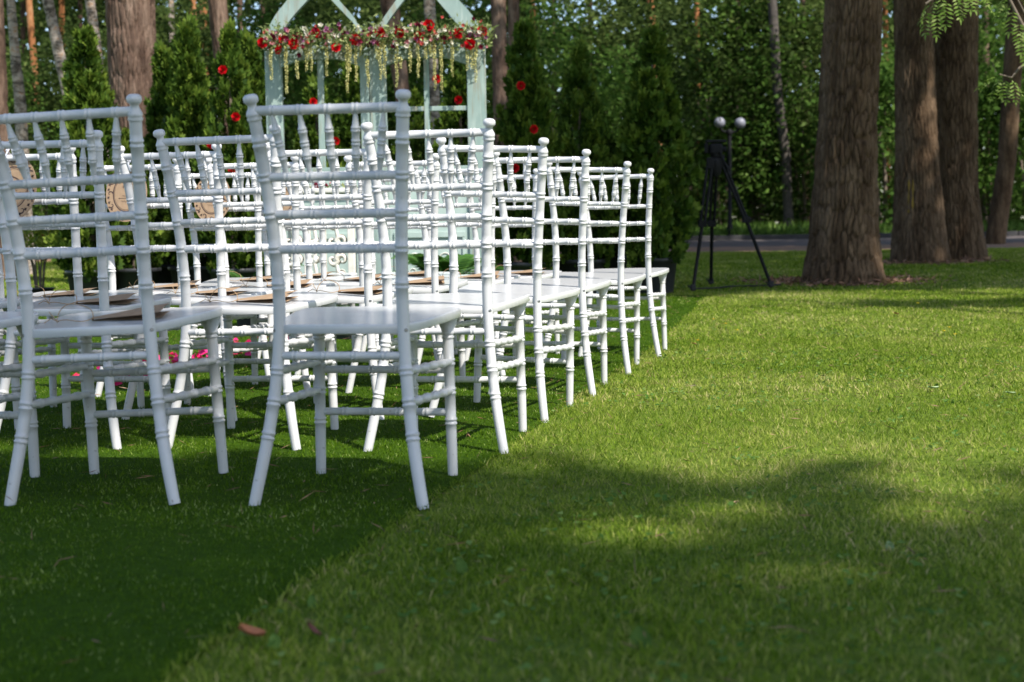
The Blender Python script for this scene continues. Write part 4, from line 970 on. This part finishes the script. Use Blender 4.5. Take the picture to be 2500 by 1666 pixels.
def rowan_leaf(seed):
    g = np.random.default_rng(seed); np_ = 6; L = .17; V, T = [], []
    t = np.linspace(.22, .92, np_); mid = np.c_[L*t, 0*t, -.05*t**2*1.2]
    for s_ in (-1, 1):
        d = np.c_[.45*np.ones(np_), s_*np.ones(np_), -.25+g.normal(0, .12, np_)]
        V.append(leaves(mid, d, np.tile([0, 0, 1.0], (np_, 1))+g.normal(size=(np_, 3))*.15, .058*np.sin(.5+t*2.0), .018*np.ones(np_), .14, .5)); T.append(g.uniform(.2, 1, np_))
    V.append(leaves(mid[-1:], np.array([[1, 0, -.4]]), np.array([[0, 0, 1.0]]), np.array([.055]), np.array([.018]))); T.append([.7])
    pts = np.r_[[[0, 0, 0]], mid]; seg = np.diff(pts, axis=0); V.append(leaves(pts[:-1], seg, np.tile([0, 1.0, 0], (len(seg), 1)), np.linalg.norm(seg, axis=1)*1.1, .003*np.ones(len(seg)), 0)); T.append(np.zeros(len(seg)))
    me = polymesh('leaf', np.concatenate(V), None, 4, np.concatenate(T)); me.materials.append(ROWANL); return me
RL = [rowan_leaf(s_) for s_ in (1, 2, 3)]
for i, (u, v, az, el) in enumerate(((2440, 182, 170, -25), (2448, 186, 205, -40), (2452, 188, 235, -55), (2462, 190, 330, -35), (2470, 190, 300, -60), (2440, 184, 140, -10), (2455, 190, 265, -70),
                                    (2290, -5, 200, -50), (2300, -10, 230, -70), (2275, 5, 180, -40), (2262, 10, 160, -60), (2310, -5, 260, -80), (2330, -12, 300, -55), (2350, -10, 250, -60), (2395, -15, 320, -40), (2265, 20, 215, -65), (2285, 25, 290, -70),
                                    (2370, -20, 280, -45), (2380, -25, 300, -30), (2366, -30, 270, -60), (2478, 20, 220, -50), (2488, 50, 250, -60), (2470, 10, 190, -45), (2492, 70, 280, -70), (2460, -10, 200, -40), (2500, 30, 310, -20), (2490, 0, 0, -20), (2505, 95, 260, -60))):
    link('leaf', RL[i % 3], None, ro, rl(u, v, random.uniform(-.08, .08)), (0, R(-el), R(az)), [random.uniform(.8, 1.0)]*3)

# ---------------------------------------------------------------- tripod
TY2 = 12.4
tp = P(1738, 712, TY2); tri = empty('camera_tripod', (tp.x, TY2, gz(TY2))); t0 = Vector(tri.location); tag(tri, 'black video tripod with twin-tube legs standing on the lawn edge', 'tripod')
def tl(u, v, dy=0): return np.array(P(u, v, TY2+dy)-t0)
apex = [tl(1734, 395, -.05), tl(1746, 395, .05), tl(1760, 388, 0)]
knee = [tl(1715, 547, -.13), tl(1738, 547, .22), tl(1822, 537, .02)]
feet = [tl(1692, 704, -.25), tl(1736, 692, .5), tl(1882, 690, .05)]
for k in range(3):
    a, b, f = apex[k], knee[k], feet[k]; f[2] = max(.012, float(gz(TY2+f[1])-gz(TY2))+.03)
    leg = MB(); side = np.array([.020, .0, 0]) if k != 2 else np.array([.016, .014, 0])
    for s_ in (-1, 1): leg.tube([a+side*s_, b+side*s_*.9], .0125, 10)
    lo = leg.build('leg', BLACK, tri)
    MB().box(-.036, .036, -.022, .022, -.028, .028, .006, Matrix.Translation(b)).build('clamp', BLACK, lo)
    MB().tube([b+np.array([.0, -.02, 0]), b+np.array([.045, -.022, .002]), b+np.array([.058, -.022, .012])], .006, 8).build('clamp_knob', BLACK, lo)
    MB().tube([b-(b-a)*.05, b+(f-b)*.5, f], [.016, .0155, .015], 10).build('lower_tube', BLACK, lo)
    q = MB().box(-.022, .022, -.022, .022, -.02, .035, .008, Matrix.Translation(f)); q.tube([f+np.array([0, 0, 0]), f+np.array([.0, 0, -.035])], [.012, .004], 8)
    q.tube([f+np.array([-.02, -.01, .0]), f+np.array([-.045, -.012, .03])], .007, 6)
    q.build('spiked_foot', RUBBER, lo)
ctr = tl(1747, 392)
q = MB(); q.tube([ctr+np.array([0, 0, z]) for z in (-.14, -.10, -.02, 0, .02)], [.03, .052, .062, .058, .05], 18); q.build('bowl', BLACK, tri)
for k in range(3): MB().box(-.03, .03, -.024, .024, -.06, .035, .006, Matrix.Translation(apex[k])).build('leg_hinge', BLACK, tri)
hd = MB().tube([ctr+np.array([0, 0, z]) for z in (.02, .03, .06, .075)], [.035, .045, .045, .04], 16)
hd.box(-.058, .060, -.05, .05, .045, .145, .024, Matrix.Translation(ctr)); hd.box(-.085, .088, -.04, .04, .152, .176, .006, Matrix.Translation(ctr))
hd.box(-.094, -.066, -.035, .035, .06, .15, .008, Matrix.Translation(ctr))
hh_ = hd.build('fluid_head', BLACK, tri)
MB().tube([ctr+np.array([.05, -.02, .10]), ctr+np.array([.085, -.03, .09])], [.022, .024], 14).build('drag_knob', BLACK, hh_)
MB().tube([ctr+np.array([.02, -.04, .10]), ctr+np.array([.05, -.05, .02]), ctr+np.array([.10, -.06, -.08])], [.008, .008, .011], 8).build('pan_handle', BLACK, hh_)
q = MB()
cb = [tl(1690, 713, -.1), tl(1745, 711, -.05), tl(1790, 704, .1), tl(1850, 702, .12), tl(1905, 696, .2)]
for p in cb: p[2] = float(gz(TY2+p[1])-gz(TY2))+.018
cab = MB().tube([np.array(t0)+c_ for c_ in cb], .007, 8).build('ground_strip', RUBBER); tag(cab, 'dark edging strip lying on the grass between the tripod feet', 'strip')

# ---------------------------------------------------------------- globe lamp
LY = 28.5
b = P(1782, 577, LY); lamp = empty('street_lamp', (b.x, LY, gz(LY))); tag(lamp, 'black lamp post with two white globes beyond the path', 'lamp'); l0 = Vector(lamp.location)
top = P(1781, 322, LY).z-l0.z
MB().tube([(0, 0, 0), (0, 0, .3), (0, 0, .32), (0, 0, top)], [.065, .06, .042, .038], 12).build('post', BLACK, lamp)
MB().tube([(0, 0, top-.06), (0, 0, top), (0, 0, top+.05)], [.05, .075, .03], 12).build('collar', BLACK, lamp)
for u, v in ((1807, 301), (1757, 300)):
    c_ = P(u, v, LY)-l0; rr = 13.2*LY/FPX
    MB().tube([(0, 0, top), (c_.x*.6, 0, top+.0), (c_.x, 0, c_.z-rr*.9)], [.02, .02, .026], 8).build('bracket', BLACK, lamp)
    t = np.linspace(-math.pi/2+.05, math.pi/2-.02, 18)
    MB().tube([(c_.x, 0, c_.z+rr*math.sin(k)) for k in t], [rr*math.cos(k) for k in t], 24).build('globe', GLOBE, lamp)

# ---------------------------------------------------------------- small things on the lawn
def leaf_obj(name, L, W, curl, m):
    nx, ny = 7, 5; vs = []
    for i in range(nx):
        t = i/(nx-1); w = W*math.sin(math.pi*(t*.92+.05))**.8
        for j in range(ny):
            s_ = (j/(ny-1)-.5)*2; vs.append((L*(t-.5), w*s_*.5, curl*(s_**2)*W+curl*.6*L*(t-.4)**2*2))
    return MB().add(vs, [(i*ny+j, i*ny+j+1, (i+1)*ny+j+1, (i+1)*ny+j) for i in range(nx-1) for j in range(ny-1)]).mesh(name)
DRY = plain('dry_orange_leaf', (.36, .13, .05), .7, (.24, .09, .04), 40, .3); DRY2 = plain('dry_brown_leaf', (.13, .04, .025), .7, (.08, .03, .02), 40, .3)
GREENW = plain('plantain_leaf', (.085, .15, .03), .8, (.06, .115, .02), 30, .2, spec=.1); PALEL = plain('pale_fallen_leaf', (.22, .30, .13), .55, (.17, .25, .10), 30, .2)
for (u, v, L, W, cu, m, nm, lab, cat, tilt) in ((611, 1583, .055, .034, .35, DRY, 'fallen_leaf', 'curled orange dry leaf at the turf edge', 'leaf', 25), (762, 1572, .038, .020, .3, DRY2, 'fallen_leaf', 'small dark red-brown dry leaf in the shaded grass', 'leaf', 50),
        (1565, 1585, .062, .045, .1, GREENW, 'weed_leaf', 'broad upright weed leaf in the shaded foreground grass', 'weed', -70), (1127, 1400, .045, .030, .1, GREENW, 'weed_leaf', 'pointed weed leaf near the turf edge', 'weed', -55),
        (672, 1588, .04, .026, .1, GREENW, 'weed_leaf', 'weed leaf next to the curled orange dry leaf', 'weed', -45), (763, 1490, .04, .022, .1, GREENW, 'weed_leaf', 'weed leaf above the dark dry leaf by the turf', 'weed', -50),
        (2278, 962, .075, .032, .25, PALEL, 'fallen_leaf', 'pale long leaf lying on the sunlit lawn', 'leaf', 8), (2467, 975, .055, .036, .2, PALEL, 'fallen_leaf', 'pale round leaf lying near the picture edge', 'leaf', 10),
        (1694, 849, .05, .032, .2, DRY, 'fallen_leaf', 'tan dry leaf on the turf border past the chairs', 'leaf', 12), (2188, 788, .075, .05, .2, DRY, 'fallen_leaf', 'orange dry leaf on the lawn below the big pine', 'leaf', 12), (2172, 1350, .03, .022, .1, PALEL, 'fallen_leaf', 'pale leaf scrap in the shaded grass', 'leaf', -60)):
    yv = ground_at(u, v); z = float(gz(yv[1]))
    o = link(nm, leaf_obj(nm, L*.72, W*.72, cu, m), m, None, (yv[0], yv[1], z+(.020 if tilt > -40 else .012)), (R(tilt*.4), R(tilt), R(u % 50+(90 if tilt < -40 else 0)))); tag(o, lab, cat)
n = 5200; xy = scatter(1.3, 8.5, 100, in_lawn); pk = fbm(xy[:, 0]*1.6, xy[:, 1]*1.6, 91, 3) > .50; xy = xy[pk]; n = len(xy)
rep_ = np.repeat(xy, 3, 0)+rng.normal(0, .006, (n*3, 2)); ang = np.tile([0, 2.1, 4.2], n)+np.repeat(rng.uniform(0, 6, n), 3); m3 = n*3
c = np.c_[rep_, gz(rep_[:, 1])+rng.uniform(.012, .026, m3)]
me = polymesh('clover', leaves(c, np.c_[np.cos(ang), np.sin(ang), rng.normal(.1, .25, m3)], np.tile([0, 0, 1.0], (m3, 1))+rng.normal(size=(m3, 3))*.25, rng.uniform(.010, .020, m3), rng.uniform(.009, .017, m3), .12, .6), None, 4, rng.uniform(0, 1, m3))
tag(link('clover', me, CLOVER), 'low clover and small weeds scattered through the lawn', 'weeds', kind='stuff')
xy = scatter(1.3, 12, 60, lambda x, y: x > -9); n = len(xy)
c = np.c_[xy, gz(xy[:, 1])+rng.uniform(.012, .028, n)]
me = polymesh('dry_straw', leaves(c, rdir(n)*np.array([1, 1, .25]), rdir(n, 1), rng.uniform(.02, .06, n), rng.uniform(.0012, .0030, n), 0), None, 4, rng.uniform(0, 1, n))
tag(link('dry_straw', me, LITTER), 'dry clippings and pine needles lying in the grass', 'clippings', kind='stuff')
YEL = plain('buttercup_petal', (.70, .48, .01), .5); GST = plain('flower_stem', (.10, .18, .04), .6)
bc = None
for (u, v, lab) in ((1742, 787, 'yellow flower on the lawn just past the turf corner'), (1772, 795, 'yellow flower beside the turf edge beyond the chairs'), (1704, 829, 'yellow flower above the tan dry leaf'), (2241, 757, 'yellow flower on the lawn below the twin pines'),
                    (2318, 799, 'upper of the three yellow flowers grouped on the lawn'), (2333, 814, 'middle of the three yellow flowers grouped on the lawn'), (2305, 828, 'lower of the three yellow flowers grouped on the lawn'), (1800, 806, 'yellow flower on the lawn nearer the tripod')):
    yv = ground_at(u, v)
    if yv[1] > 8: yv = yv*(.6-.05)/.6
    o = empty('lawn_flower', (yv[0], yv[1], gz(yv[1]))); tag(o, lab, 'flower', 'yellow flowers in the lawn')
    if bc is None:
        q = MB()
        for k in range(5):
            a = 2*math.pi*k/5; ca, sa = math.cos(a), math.sin(a); q.add([(0, 0, .042), (.007*ca-.005*sa, .007*sa+.005*ca, .046), (.013*ca, .013*sa, .050), (.007*ca+.005*sa, .007*sa-.005*ca, .046)], [(0, 1, 2, 3)])
        bc = (q.mesh('petals'), MB().tube([(0, 0, 0), (.003, 0, .02), (0, 0, .043)], .0012, 5).mesh('stem')); bc[0].materials.append(YEL); bc[1].materials.append(GST)
    link('petals', bc[0], None, o); link('stem', bc[1], None, o)
